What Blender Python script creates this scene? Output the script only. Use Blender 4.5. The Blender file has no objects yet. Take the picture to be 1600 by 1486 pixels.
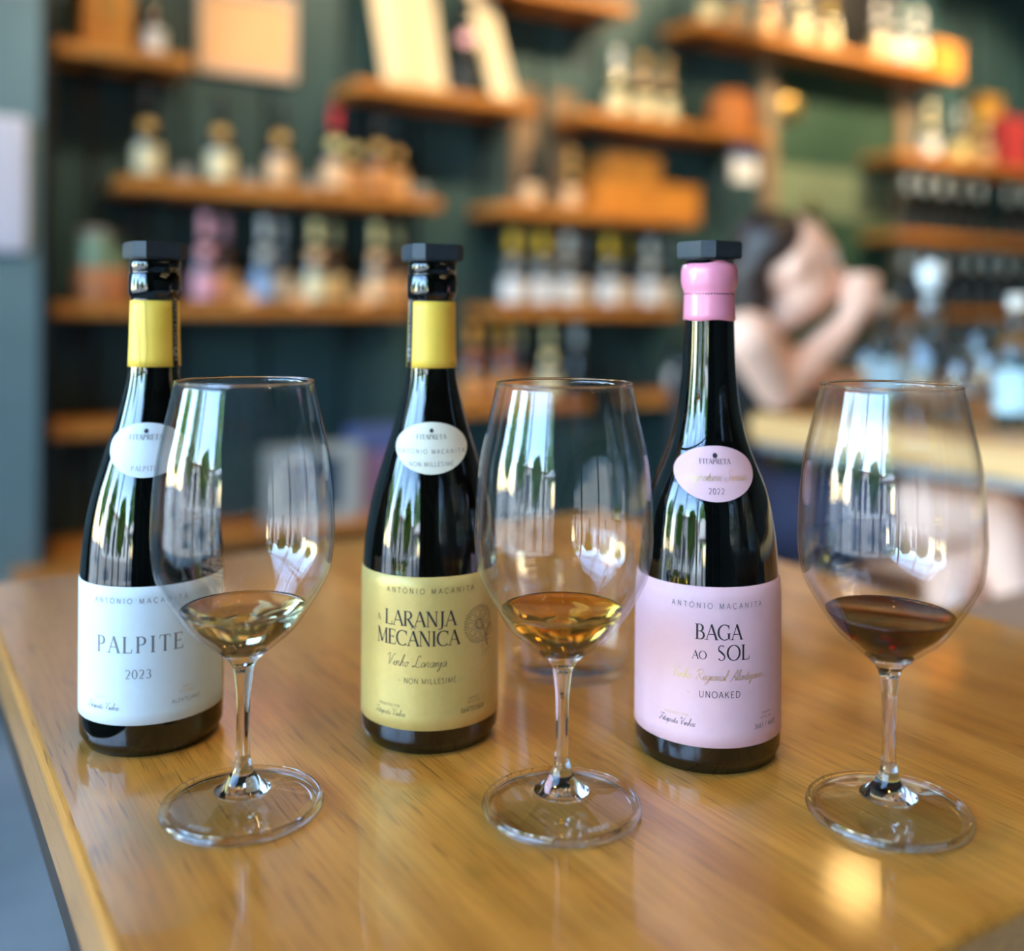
import bpy, bmesh, math, random
from mathutils import Vector, Matrix
random.seed(7)
PI = math.pi
sc = bpy.context.scene
C = sc.collection

# ------------------------------------------------------------------ camera, sky, sun, exposure
FLOOR, T, H = 0.0, 0.90, 0.259
EYE = T + H
F = 1600.0
CX, CY = 800.0, 485.0
ROLL = math.radians(0.35)
ANG = math.radians(31.9)            # the room and the table are turned by this much against the camera
SA, CA = math.sin(ANG), math.cos(ANG)

cam = bpy.data.cameras.new('camera')
cam.sensor_width = 36.0
cam.lens = 36.0
cam.shift_y = -(743.0 - CY) / 1600.0
cam.dof.use_dof = True
cam.dof.focus_distance = 0.562
cam.dof.aperture_fstop = 2.2
cam.clip_start = 0.02
camo = bpy.data.objects.new('camera', cam)
C.objects.link(camo)
camo.matrix_world = Matrix.Translation((0, 0, EYE)) @ Matrix.Rotation(PI / 2, 4, 'X') @ Matrix.Rotation(ROLL, 4, 'Z')
sc.camera = camo

sc.view_settings.view_transform = 'Standard'
sc.view_settings.look = 'None'
sc.view_settings.gamma = 1.0
sc.view_settings.use_curve_mapping = False
sc.view_settings.exposure = 0.05
sc.cycles.use_denoising = True
sc.cycles.max_bounces = 14
sc.cycles.transmission_bounces = 14
sc.cycles.transparent_max_bounces = 16
sc.cycles.sample_clamp_indirect = 6.0
sc.cycles.blur_glossy = 0.6

world = bpy.data.worlds.new('sky')
sc.world = world
world.use_nodes = True
wn = world.node_tree
bg = wn.nodes['Background']
sky = wn.nodes.new('ShaderNodeTexSky')
sky.sky_type = 'NISHITA'
sky.sun_disc = False
sky.sun_elevation = math.radians(48)
sky.sun_rotation = math.radians(70)
sky.air_density = 1.3
sky.dust_density = 0.1
sky.ozone_density = 3.0
hs = wn.nodes.new('ShaderNodeHueSaturation')
hs.inputs['Saturation'].default_value = 1.05
wn.links.new(sky.outputs[0], hs.inputs['Color'])
wn.links.new(hs.outputs[0], bg.inputs[0])
bg.inputs[1].default_value = 4.2

sun_l = bpy.data.lights.new('sun', 'SUN')
sun_l.energy = 30.0
sun_l.angle = math.radians(0.6)
sun_l.color = (1.0, 0.93, 0.82)
sun_o = bpy.data.objects.new('sun', sun_l)
C.objects.link(sun_o)
# the sun stands over the roof, behind the room, and lights the street and the houses across it
sun_dir = Vector((-CA * 0.55 + 0.25, -SA * 0.55 + 0.1, -0.95))
sun_o.rotation_euler = sun_dir.to_track_quat('-Z', 'Y').to_euler()

WIN_V = -1.75                        # plane of the window wall, across the room's own x axis
port = bpy.data.lights.new('window_portal', 'AREA')
port.shape = 'RECTANGLE'
port.size = 8.2
port.size_y = 2.75
port.cycles.is_portal = True
porto = bpy.data.objects.new('window_portal', port)
C.objects.link(porto)


def room(v, u, z=0.0):
    return Vector((v * CA - u * SA, v * SA + u * CA, z))


porto.location = room(WIN_V + 0.12, -0.6, 1.62)
porto.rotation_euler = Vector((CA, SA, 0)).to_track_quat('-Z', 'Y').to_euler()


# ------------------------------------------------------------------ picture points to places
def unroll(px, py):
    dx, dy = px - CX, py - CY
    c, s = math.cos(ROLL), math.sin(ROLL)
    return CX + dx * c + dy * s, CY - dx * s + dy * c


def on_plane_u(px, py, uc):
    x, y = unroll(px, py)
    k = (x - CX) / F
    D = uc / (CA - k * SA)
    return D * (k * CA + SA), EYE - (y - CY) / F * D       # v, z


def v_at(px, uc, py=485):
    return on_plane_u(px, py, uc)[0]


def at_depth(px, py, D):
    x, y = unroll(px, py)
    return Vector(((x - CX) / F * D, D, EYE - (y - CY) / F * D))


def on_table(px, py, z=T):
    x, y = unroll(px, py)
    D = (EYE - z) * F / (y - CY)
    return Vector(((x - CX) / F * D, D, z))


# ------------------------------------------------------------------ materials
def lin(c):
    out = []
    for k in c:
        k = k / 255.0
        out.append(k / 12.92 if k <= 0.04045 else ((k + 0.055) / 1.055) ** 2.4)
    return tuple(out)


MATS = {}


def pm(name, rgb, rough=0.5, metal=0.0, var=0.12, scale=30.0, bump=0.0, coat=0.0, emit=0.0, spec=0.5, stretch=(1, 1, 1), sheen=0.0):
    """a surface whose colour wanders a little with noise"""
    if name in MATS:
        return MATS[name]
    m = bpy.data.materials.new(name)
    m.use_nodes = True
    nt = m.node_tree
    b = nt.nodes['Principled BSDF']
    tc = nt.nodes.new('ShaderNodeTexCoord')
    mp = nt.nodes.new('ShaderNodeMapping')
    mp.inputs['Scale'].default_value = stretch
    nz = nt.nodes.new('ShaderNodeTexNoise')
    nz.inputs['Scale'].default_value = scale
    nz.inputs['Detail'].default_value = 5
    rp = nt.nodes.new('ShaderNodeValToRGB')
    c = lin(rgb)
    lo = tuple(max(0, k * (1 - var)) for k in c)
    hi = tuple(min(1, k * (1 + var)) for k in c)
    rp.color_ramp.elements[0].position = 0.3
    rp.color_ramp.elements[1].position = 0.7
    rp.color_ramp.elements[0].color = (*lo, 1)
    rp.color_ramp.elements[1].color = (*hi, 1)
    L = nt.links.new
    L(tc.outputs['Object'], mp.inputs['Vector'])
    L(mp.outputs[0], nz.inputs['Vector'])
    L(nz.outputs['Fac'], rp.inputs[0])
    L(rp.outputs[0], b.inputs['Base Color'])
    b.inputs['Roughness'].default_value = rough
    b.inputs['Metallic'].default_value = metal
    b.inputs['Specular IOR Level'].default_value = spec
    b.inputs['Coat Weight'].default_value = coat
    b.inputs['Coat Roughness'].default_value = 0.08
    b.inputs['Sheen Weight'].default_value = sheen
    if emit > 0:
        L(rp.outputs[0], b.inputs['Emission Color'])
        b.inputs['Emission Strength'].default_value = emit
    if bump > 0:
        bp = nt.nodes.new('ShaderNodeBump')
        bp.inputs['Strength'].default_value = bump
        bp.inputs['Distance'].default_value = 0.002
        L(nz.outputs['Fac'], bp.inputs['Height'])
        L(bp.outputs[0], b.inputs['Normal'])
    MATS[name] = m
    return m


def glassy(name, rgb, ior=1.5, rough=0.0):
    if name in MATS:
        return MATS[name]
    m = bpy.data.materials.new(name)
    m.use_nodes = True
    nt = m.node_tree
    b = nt.nodes['Principled BSDF']
    b.inputs['Base Color'].default_value = (*rgb, 1)
    b.inputs['Transmission Weight'].default_value = 1.0
    b.inputs['Roughness'].default_value = rough
    b.inputs['IOR'].default_value = ior
    MATS[name] = m
    return m


def thin_glass(name, tint=(1, 1, 1), ior=1.5):
    """thin blown glass: light passes straight through the wall, the surface mirrors by Fresnel on either face"""
    m = bpy.data.materials.new(name)
    m.use_nodes = True
    nt = m.node_tree
    nt.nodes.remove(nt.nodes['Principled BSDF'])
    out = nt.nodes['Material Output']
    tr = nt.nodes.new('ShaderNodeBsdfTransparent')
    tr.inputs[0].default_value = (*tint, 1)
    gl = nt.nodes.new('ShaderNodeBsdfGlossy')
    gl.inputs['Roughness'].default_value = 0.0
    ge = nt.nodes.new('ShaderNodeNewGeometry')
    mr = nt.nodes.new('ShaderNodeMapRange')
    mr.inputs['To Min'].default_value = ior
    mr.inputs['To Max'].default_value = 1.0 / ior
    fr = nt.nodes.new('ShaderNodeFresnel')
    mx = nt.nodes.new('ShaderNodeMixShader')
    L = nt.links.new
    L(ge.outputs['Backfacing'], mr.inputs['Value'])
    L(mr.outputs[0], fr.inputs['IOR'])
    L(fr.outputs[0], mx.inputs[0])
    L(tr.outputs[0], mx.inputs[1])
    L(gl.outputs[0], mx.inputs[2])
    L(mx.outputs[0], out.inputs[0])
    MATS[name] = m
    return m


def pane_mat(name, tint=(1, 1, 1)):
    """thin flat window glass: mostly clear, mirrors more at a grazing angle"""
    m = bpy.data.materials.new(name)
    m.use_nodes = True
    nt = m.node_tree
    nt.nodes.remove(nt.nodes['Principled BSDF'])
    out = nt.nodes['Material Output']
    tr = nt.nodes.new('ShaderNodeBsdfTransparent')
    tr.inputs[0].default_value = (*tint, 1)
    gl = nt.nodes.new('ShaderNodeBsdfGlossy')
    gl.inputs['Roughness'].default_value = 0.01
    fr = nt.nodes.new('ShaderNodeFresnel')
    fr.inputs[0].default_value = 1.45
    mx = nt.nodes.new('ShaderNodeMixShader')
    nt.links.new(fr.outputs[0], mx.inputs[0])
    nt.links.new(tr.outputs[0], mx.inputs[1])
    nt.links.new(gl.outputs[0], mx.inputs[2])
    nt.links.new(mx.outputs[0], out.inputs[0])
    return m


def oak(name, base, dark, light, rough=0.3, coat=0.0, fleck=0.0, scale=1.0, axis=1):
    """wood with its grain along the local axis"""
    m = bpy.data.materials.new(name)
    m.use_nodes = True
    nt = m.node_tree
    L = nt.links.new
    b = nt.nodes['Principled BSDF']
    tc = nt.nodes.new('ShaderNodeTexCoord')

    def stretched(across, along):
        mp = nt.nodes.new('ShaderNodeMapping')
        s = [across * scale] * 3
        s[axis] = along * scale
        mp.inputs['Scale'].default_value = s
        L(tc.outputs['Object'], mp.inputs['Vector'])
        return mp

    def noise(mp, detail, rough_=0.55, dist=0.0):
        n = nt.nodes.new('ShaderNodeTexNoise')
        n.inputs['Scale'].default_value = 1.0
        n.inputs['Detail'].default_value = detail
        n.inputs['Roughness'].default_value = rough_
        n.inputs['Distortion'].default_value = dist
        L(mp.outputs[0], n.inputs['Vector'])
        return n

    def ramp(n, stops):
        r = nt.nodes.new('ShaderNodeValToRGB')
        els = r.color_ramp.elements
        while len(els) < len(stops):
            els.new(0.5)
        for e, (p, c) in zip(els, stops):
            e.position = p
            e.color = (*c, 1)
        L(n.outputs['Fac'], r.inputs[0])
        return r

    broad = ramp(noise(stretched(26, 1.6), 4, 0.6, 0.6), [(0.30, lin(dark)), (0.5, lin(base)), (0.72, lin(light))])
    fine = ramp(noise(stretched(420, 9), 3), [(0.35, (0.72, 0.70, 0.66)), (0.6, (1, 1, 1))])
    mul = nt.nodes.new('ShaderNodeMixRGB')
    mul.blend_type = 'MULTIPLY'
    mul.inputs[0].default_value = 0.75
    L(broad.outputs[0], mul.inputs[1])
    L(fine.outputs[0], mul.inputs[2])
    last = mul
    if fleck > 0:
        fl = ramp(noise(stretched(620, 24), 1, 0.4), [(0.62, (1, 1, 1)), (0.70, (0.42, 0.30, 0.19))])
        m2 = nt.nodes.new('ShaderNodeMixRGB')
        m2.blend_type = 'MULTIPLY'
        m2.inputs[0].default_value = fleck
        L(last.outputs[0], m2.inputs[1])
        L(fl.outputs[0], m2.inputs[2])
        last = m2
    L(last.outputs[0], b.inputs['Base Color'])
    b.inputs['Roughness'].default_value = rough
    b.inputs['Coat Weight'].default_value = coat
    b.inputs['Coat Roughness'].default_value = 0.085
    bp = nt.nodes.new('ShaderNodeBump')
    bp.inputs['Strength'].default_value = 0.12
    bp.inputs['Distance'].default_value = 0.0006
    L(fine.outputs[0], bp.inputs['Height'])
    L(bp.outputs[0], b.inputs['Normal'])
    MATS[name] = m
    return m


# ------------------------------------------------------------------ mesh helpers
def obj(name, verts, faces, mat, parent=None, smooth=False, kind=None):
    me = bpy.data.meshes.new(name)
    me.from_pydata([tuple(v) for v in verts], [], faces)
    me.update()
    if smooth:
        for p in me.polygons:
            p.use_smooth = True
    if mat is not None:
        me.materials.append(mat)
    o = bpy.data.objects.new(name, me)
    C.objects.link(o)
    if parent is not None:
        o.parent = parent
    if kind:
        o['kind'] = kind
    return o


def bm_obj(name, bm, mat, parent=None, smooth=False):
    me = bpy.data.meshes.new(name)
    bm.to_mesh(me)
    bm.free()
    if smooth:
        for p in me.polygons:
            p.use_smooth = True
    me.materials.append(mat)
    o = bpy.data.objects.new(name, me)
    C.objects.link(o)
    if parent is not None:
        o.parent = parent
    return o


def tag(o, label, cat, group=None):
    o['label'] = label
    o['category'] = cat
    if group:
        o['group'] = group
    return o


def thing(name, label, cat, loc=(0, 0, 0), rotz=0.0, group=None):
    o = bpy.data.objects.new(name, None)
    o.empty_display_size = 0.05
    C.objects.link(o)
    o.location = loc
    o.rotation_euler = (0, 0, rotz)
    return tag(o, label, cat, group)


def boxes(lst):
    """lst of (x0,x1,y0,y1,z0,z1)"""
    V, Fc = [], []
    for x0, x1, y0, y1, z0, z1 in lst:
        n = len(V)
        V += [(x0, y0, z0), (x1, y0, z0), (x1, y1, z0), (x0, y1, z0), (x0, y0, z1), (x1, y0, z1), (x1, y1, z1), (x0, y1, z1)]
        Fc += [(n, n + 3, n + 2, n + 1), (n + 4, n + 5, n + 6, n + 7), (n, n + 1, n + 5, n + 4), (n + 1, n + 2, n + 6, n + 5),
               (n + 2, n + 3, n + 7, n + 6), (n + 3, n, n + 4, n + 7)]
    return V, Fc


def bevel_box(name, x0, x1, y0, y1, z0, z1, mat, parent=None, r=0.004, seg=2):
    bm = bmesh.new()
    V, Fc = boxes([(x0, x1, y0, y1, z0, z1)])
    vs = [bm.verts.new(v) for v in V]
    for f in Fc:
        bm.faces.new([vs[i] for i in f])
    bmesh.ops.bevel(bm, geom=list(bm.edges), offset=r, segments=seg, affect='EDGES', profile=0.5)
    return bm_obj(name, bm, mat, parent)


def lathe(profile, seg=48, a0=0.0, a1=2 * PI):
    """profile: list of (r, z); closed about the axis"""
    full = abs(a1 - a0 - 2 * PI) < 1e-6
    cols = seg if full else seg + 1
    V, Fc, rows = [], [], []
    for r, z in profile:
        if r < 1e-7 and full:
            rows.append([len(V)])
            V.append((0, 0, z))
        else:
            row = []
            for i in range(cols):
                a = a0 + (a1 - a0) * i / seg
                row.append(len(V))
                V.append((r * math.sin(a), -r * math.cos(a), z))
            rows.append(row)
    for A, B in zip(rows[:-1], rows[1:]):
        for i in range(seg):
            j = (i + 1) % cols if full else i + 1
            if len(A) == 1 and len(B) == 1:
                continue
            if len(A) == 1:
                Fc.append((A[0], B[j], B[i]))
            elif len(B) == 1:
                Fc.append((A[i], A[j], B[0]))
            else:
                Fc.append((A[i], A[j], B[j], B[i]))
    return V, Fc


def spline(pts, n=6):
    """Catmull-Rom through points"""
    out = []
    P = [pts[0]] + list(pts) + [pts[-1]]
    for i in range(1, len(P) - 2):
        p0, p1, p2, p3 = P[i - 1], P[i], P[i + 1], P[i + 2]
        for k in range(n):
            t = k / n
            out.append(tuple(0.5 * ((2 * b) + (-a + c) * t + (2 * a - 5 * b + 4 * c - d) * t * t + (-a + 3 * b - 3 * c + d) * t ** 3)
                             for a, b, c, d in zip(p0, p1, p2, p3)))
    out.append(tuple(pts[-1]))
    return out


def interp(tab, x):
    if x <= tab[0][0]:
        return tab[0][1]
    for (a, b), (c, d) in zip(tab[:-1], tab[1:]):
        if x <= c:
            return b + (d - b) * (x - a) / (c - a)
    return tab[-1][1]


# ------------------------------------------------------------------ lettering made of pen strokes
TK, TN = 0.135, 0.05


def arc(cx, cy, rx, ry, a0, a1, thick, thin, n=14):
    pts = []
    for i in range(n + 1):
        a = math.radians(a0 + (a1 - a0) * i / n)
        w = thin + (thick - thin) * abs(math.cos(a)) ** 1.3
        pts.append((cx + rx * math.cos(a), cy + ry * math.sin(a), w))
    return pts


def glyph(ch, serif=True):
    """strokes of a capital or a figure, cap height 1: lists of (x, y, width); returns strokes, advance"""
    K, N = (TK, TN) if serif else (0.10, 0.10)
    S = []
    ln = lambda x0, y0, x1, y1, w: S.append([(x0, y0, w), (x1, y1, w)])

    def sf(x, y, h=0.13):
        if serif:
            ln(x - h, y, x + h, y, 0.042)
    acc = None
    if ch in 'ÂÓÇÉº':
        acc = ch
        ch = {'Â': 'A', 'Ó': 'O', 'Ç': 'C', 'É': 'E', 'º': 'O'}[ch]
    w = 0.6
    if ch == 'A':
        ln(.04, 0, .37, 1, N); ln(.36, 1, .70, 0, K); ln(.16, .36, .58, .36, N); sf(.04, .02); sf(.70, .02); w = .74
    elif ch == 'B':
        ln(.12, 0, .12, 1, K); S.append([(.12, .98, N), (.28, .98, N)] + arc(.28, .755, .2, .225, 90, -90, K, N) + [(.12, .53, N)])
        S.append([(.28, .53, N)] + arc(.31, .275, .24, .255, 90, -90, K, N) + [(.12, .02, N)]); sf(.06, .02, .07); sf(.06, .98, .07); w = .64
    elif ch == 'C':
        S.append(arc(.44, .5, .40, .49, 48, 312, K, N, 22)); w = .8
        if serif: ln(.73, .7, .73, .98, N)
    elif ch == 'D':
        ln(.12, 0, .12, 1, K); S.append([(.12, .98, N), (.3, .98, N)] + arc(.3, .5, .42, .48, 90, -90, K, N, 18) + [(.12, .02, N)]); sf(.06, .02, .07); sf(.06, .98, .07); w = .82
    elif ch in 'EF':
        ln(.12, 0, .12, 1, K); ln(.12, .975, .52, .975, N); ln(.12, .52, .42, .52, N); sf(.06, .02, .07); sf(.06, .98, .07)
        if serif: ln(.52, .98, .52, .8, .04); ln(.42, .6, .42, .43, .04)
        if ch == 'E':
            ln(.12, .025, .56, .025, N)
            if serif: ln(.56, .02, .56, .22, .04)
        else:
            sf(.12, .02)
        w = .62
    elif ch == 'G':
        S.append(arc(.44, .5, .40, .49, 48, 300, K, N, 22)); ln(.72, .06, .72, .42, K); sf(.72, .42, .12); w = .86
        if serif: ln(.72, .7, .72, .98, N)
    elif ch == 'H':
        ln(.12, 0, .12, 1, K); ln(.64, 0, .64, 1, K); ln(.12, .52, .64, .52, N)
        for x in (.12, .64): sf(x, .02); sf(x, .98)
        w = .78
    elif ch == 'I':
        ln(.16, 0, .16, 1, K); sf(.16, .02); sf(.16, .98); w = .34
    elif ch == 'J':
        S.append([(.22, 1, K), (.22, .1, K), (.18, -.1, K * .8), (.06, -.2, N), (-.04, -.17, N * 1.6)]); sf(.22, .98); w = .38
    elif ch == 'K':
        ln(.12, 0, .12, 1, K); ln(.16, .45, .60, 1, N); ln(.28, .58, .68, 0, K); sf(.12, .02); sf(.12, .98); sf(.60, .98, .09); sf(.66, .02, .1); w = .74
    elif ch == 'L':
        ln(.12, 0, .12, 1, K); ln(.12, .025, .54, .025, N); sf(.12, .98); sf(.06, .02, .07); w = .6
        if serif: ln(.54, .02, .56, .25, .04)
    elif ch == 'M':
        ln(.12, 0, .14, 1, N); ln(.14, 1, .46, .06, K); ln(.46, .06, .80, 1, N); ln(.80, 1, .82, 0, K); sf(.12, .02, .1); sf(.82, .02); sf(.1, .98, .08); sf(.84, .98, .08); w = .96
    elif ch == 'N':
        ln(.12, 0, .12, 1, N); ln(.12, 1, .68, .02, K); ln(.68, 0, .68, 1, N); sf(.12, .02, .1); sf(.08, .98, .1); sf(.68, .98, .1); w = .82
    elif ch in 'O0Q':
        if ch == '0':
            S.append(arc(.27, .5, .24, .49, 0, 360, K, N, 24)); w = .58
        else:
            S.append(arc(.44, .5, .41, .49, 0, 360, K, N, 26)); w = .9
    elif ch in 'PR':
        ln(.12, 0, .12, 1, K); S.append([(.12, .975, N), (.3, .975, N)] + arc(.3, .73, .23, .245, 90, -90, K, N) + [(.14, .485, N)])
        sf(.12, .02); sf(.06, .98, .07); w = .62
        if ch == 'R':
            ln(.3, .48, .62, .0, K); sf(.66, .02, .08); w = .70
    elif ch == 'S':
        S.append(arc(.28, .74, .2, .24, 40, 180, N * 1.5, N, 8) + [(.1, .66, K * .8), (.28, .52, K), (.44, .36, K * .8)] + arc(.27, .26, .21, .24, 0, -150, K * .6, N, 9)); w = .56
    elif ch == 'T':
        ln(.32, 0, .32, 1, K); ln(.02, .975, .62, .975, N); sf(.32, .02); w = .64
        if serif: ln(.02, .98, .01, .78, .04); ln(.62, .98, .63, .78, .04)
    elif ch == 'U':
        S.append([(.12, 1, K), (.12, .32, K)] + arc(.39, .32, .27, .31, 180, 360, K, N, 12) + [(.66, 1, N)]); sf(.12, .98); sf(.66, .98, .1); w = .78
    elif ch == 'V':
        ln(.04, 1, .36, 0, K); ln(.36, 0, .68, 1, N); sf(.04, .98); sf(.68, .98, .1); w = .72
    elif ch == 'X':
        ln(.04, 1, .62, 0, K); ln(.04, 0, .62, 1, N); w = .66
    elif ch == 'Z':
        ln(.06, .97, .58, .97, N); ln(.58, .97, .06, .03, K); ln(.06, .03, .6, .03, N); w = .64
    elif ch == '1':
        ln(.28, 0, .28, 1, K); ln(.28, 1, .12, .86, N); sf(.28, .02); w = .5
    elif ch == '2':
        S.append(arc(.26, .74, .21, .24, 160, -10, K * .8, N, 10) + [(.4, .5, K), (.08, .05, N)]); ln(.06, .04, .5, .04, K * .6); w = .58
    elif ch == '3':
        S.append(arc(.25, .75, .19, .23, 150, -90, K * .8, N, 10)); S.append(arc(.25, .27, .22, .25, 90, -150, K, N, 11)); w = .56
    elif ch == '4':
        ln(.38, 0, .38, 1, K); ln(.38, 1, .04, .3, N); ln(.04, .3, .54, .3, N); w = .6
    elif ch == '5':
        ln(.12, .97, .46, .97, N * 1.5); ln(.12, .97, .1, .55, N); S.append([(.1, .55, N)] + arc(.25, .3, .22, .28, 100, -150, K, N, 12)); w = .56
    elif ch == '6':
        S.append(arc(.27, .3, .21, .28, 0, 360, K, N, 18)); S.append([(.44, .97, N), (.2, .75, K * .8), (.07, .35, K)]); w = .58
    elif ch == '7':
        ln(.05, .96, .5, .96, N * 1.5); ln(.5, .96, .18, 0, K); w = .56
    elif ch == '8':
        S.append(arc(.27, .75, .18, .23, 0, 360, K * .8, N, 16)); S.append(arc(.27, .26, .22, .25, 0, 360, K, N, 16)); w = .58
    elif ch == '9':
        S.append(arc(.27, .7, .21, .28, 0, 360, K, N, 18)); S.append([(.48, .65, K), (.34, .25, K * .8), (.1, .03, N)]); w = .58
    elif ch == '|':
        ln(.1, -.1, .1, 1.1, .05); w = .24
    elif ch == '/':
        ln(.02, -.05, .3, 1.05, .06); w = .34
    elif ch == '-':
        ln(.05, .45, .4, .45, .06); w = .5
    elif ch == ' ':
        w = .34
    if acc == 'Â':
        ln(.22, 1.12, .37, 1.28, .05); ln(.37, 1.28, .52, 1.12, .05)
    if acc == 'Ó':
        ln(.42, 1.12, .56, 1.30, .06)
    if acc == 'É':
        ln(.26, 1.12, .40, 1.30, .06)
    if acc == 'Ç':
        ln(.44, 0, .44, -.1, .05); ln(.44, -.1, .36, -.2, .05)
    return S, w


# running hand, x-height .42, one pen line through the points of each letter
HAND = {
    'a': ([(.34, .36), (.2, .42), (.06, .24), (.12, .04), (.24, .06), (.36, .36), (.34, .08), (.42, .04)], .40),
    'e': ([(.02, .14), (.26, .26), (.24, .4), (.12, .38), (.08, .12), (.2, .02), (.36, .14)], .34),
    'g': ([(.34, .36), (.2, .42), (.06, .24), (.12, .06), (.24, .08), (.36, .38), (.26, -.3), (.1, -.36), (.1, -.2), (.42, .1)], .40),
    'h': ([(.0, .08), (.2, .6), (.26, .94), (.16, .9), (.06, .0), (.14, .26), (.28, .42), (.3, .1), (.4, .04)], .38),
    'i': ([(.0, .1), (.12, .4), (.1, .06), (.22, .08)], .20),
    'j': ([(.0, .1), (.14, .4), (.08, -.28), (-.06, -.32), (.0, -.18), (.2, .1)], .20),
    'l': ([(.0, .1), (.2, .6), (.22, .95), (.12, .86), (.08, .06), (.22, .08)], .20),
    'n': ([(.0, .3), (.08, .42), (.06, .0), (.14, .28), (.28, .42), (.28, .1), (.4, .06)], .38),
    'o': ([(.2, .42), (.06, .24), (.12, .03), (.26, .1), (.3, .3), (.2, .42), (.3, .36), (.4, .38)], .38),
    'p': ([(.0, .2), (.12, .44), (.04, -.36), (.1, .1), (.26, .42), (.32, .18), (.14, .02), (.4, .06)], .38),
    'r': ([(.0, .1), (.1, .44), (.22, .38), (.2, .08), (.32, .06)], .30),
    's': ([(.0, .08), (.16, .44), (.24, .16), (.12, .02), (.02, .06), (.32, .08)], .30),
    't': ([(.0, .1), (.18, .74), (.1, .06), (.26, .08)], .22),
    'u': ([(.0, .2), (.06, .42), (.06, .06), (.2, .06), (.32, .42), (.3, .06), (.42, .06)], .40),
    'V': ([(-.1, .75), (.0, .98), (.12, .86), (.2, .02), (.46, .9), (.64, .96)], .56),
    'L': ([(.5, .8), (.4, .98), (.26, .8), (.22, .2), (.02, .02), (.0, .14), (.2, .1), (.5, .0), (.66, .12)], .62),
    'F': ([(.0, .8), (.2, .96), (.66, .94), (.5, .98), (.34, .5), (.16, .02), (.0, .08), (.1, .2), (.3, .48), (.5, .5)], .56),
    'S': ([(.6, .76), (.52, .98), (.32, .9), (.3, .66), (.46, .4), (.36, .04), (.1, .0), (.0, .16), (.14, .24)], .58),
    'R': ([(.1, .02), (.26, .9), (.0, .7), (.2, .98), (.56, .9), (.5, .58), (.28, .5), (.5, .2), (.7, .04)], .66),
    'A': ([(.0, .06), (.1, .0), (.5, .98), (.54, .02), (.4, .4), (.2, .36), (.4, .34), (.66, .1)], .64),
}


def text_strokes(s, h, style='serif', track=0.0):
    """strokes in metres, centred on x = 0, base line y = 0"""
    out, x = [], 0.0
    for ch in s:
        if style == 'hand':
            if ch == ' ':
                x += .36
                continue
            pts, adv = HAND[ch]
            out.append([(px + x + .28 * py, py, .045) for px, py in spline(pts, 4)])
            x += adv + track
        else:
            S, adv = glyph(ch, style == 'serif')
            for st in S:
                out.append([(px + x, py, w) for px, py, w in st])
            x += adv + track + .06
    x -= track
    return [[((px - x / 2) * h, py * h, w * h) for px, py, w in st] for st in out]


def strips(strokes, maxlen):
    """pen strokes to quads in the plane"""
    V, Fc = [], []
    for st in strokes:
        P = [st[0]]
        for a, b in zip(st[:-1], st[1:]):
            d = math.hypot(b[0] - a[0], b[1] - a[1])
            n = max(1, int(math.ceil(d / maxlen)))
            for k in range(1, n + 1):
                t = k / n
                P.append(tuple(a[i] + (b[i] - a[i]) * t for i in range(3)))
        base = len(V)
        for i, (x, y, w) in enumerate(P):
            a, b = P[max(0, i - 1)], P[min(len(P) - 1, i + 1)]
            dx, dy = b[0] - a[0], b[1] - a[1]
            l = math.hypot(dx, dy) or 1e-9
            nx, ny = -dy / l * w / 2, dx / l * w / 2
            V += [(x + nx, y + ny), (x - nx, y - ny)]
        for i in range(len(P) - 1):
            q = base + 2 * i
            Fc.append((q + 1, q + 3, q + 2, q))
    return V, Fc


def print_on(name, strokes, mat, parent, rad, zc, th0=0.0, xc=0.0, yc=0.0, eps=0.00012):
    """flat print wrapped round a bottle: rad(z) is the outline there"""
    V, Fc = strips(strokes, 0.0015)
    W = []
    for x, y in V:
        z = zc + yc + y
        r = rad(z) + eps
        a = th0 + (x + xc) / r
        W.append((r * math.sin(a), -r * math.cos(a), z))
    return obj(name, W, Fc, mat, parent)


# ------------------------------------------------------------------ the setting
M_wall = pm('dark teal painted board', (44, 76, 80), 0.55, var=0.10, scale=6, stretch=(1, 1, 0.3))
M_wall2 = pm('teal painted column', (112, 140, 146), 0.6, var=0.08, scale=5)
M_ceil = pm('dark ceiling', (44, 42, 40), 0.8)
M_floor = pm('grey concrete floor', (150, 162, 168), 0.45, var=0.22, scale=4, bump=0.05)
M_black = pm('black metal', (18, 19, 21), 0.35, var=0.2)
M_beam = pm('dark room wall', (60, 66, 68), 0.7)
M_shelf = oak('shelf oak', (200, 128, 50), (166, 98, 32), (220, 152, 70), 0.5, axis=0)
M_pale = oak('pale wood and lit patch', (140, 118, 92), (116, 96, 74), (158, 136, 108), 0.6, axis=2)
M_green = pm('green door paint', (40, 68, 52), 0.45, var=0.10, scale=3)
M_frosted = pm('frosted glass leaf', (112, 126, 100), 0.3, var=0.10, scale=3)

BACK = 3.50
V0, V1, U0 = WIN_V, 6.2, -5.2
CEIL = 3.35


def rbox(name, v0, v1, u0, u1, z0, z1, mat, parent=None, structure=False):
    V, Fc = boxes([(v0, v1, u0, u1, z0, z1)])
    o = obj(name, V, Fc, mat, parent)
    if parent is None:
        o.rotation_euler = (0, 0, ANG)
    if structure:
        o['kind'] = 'structure'
    return o


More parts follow.
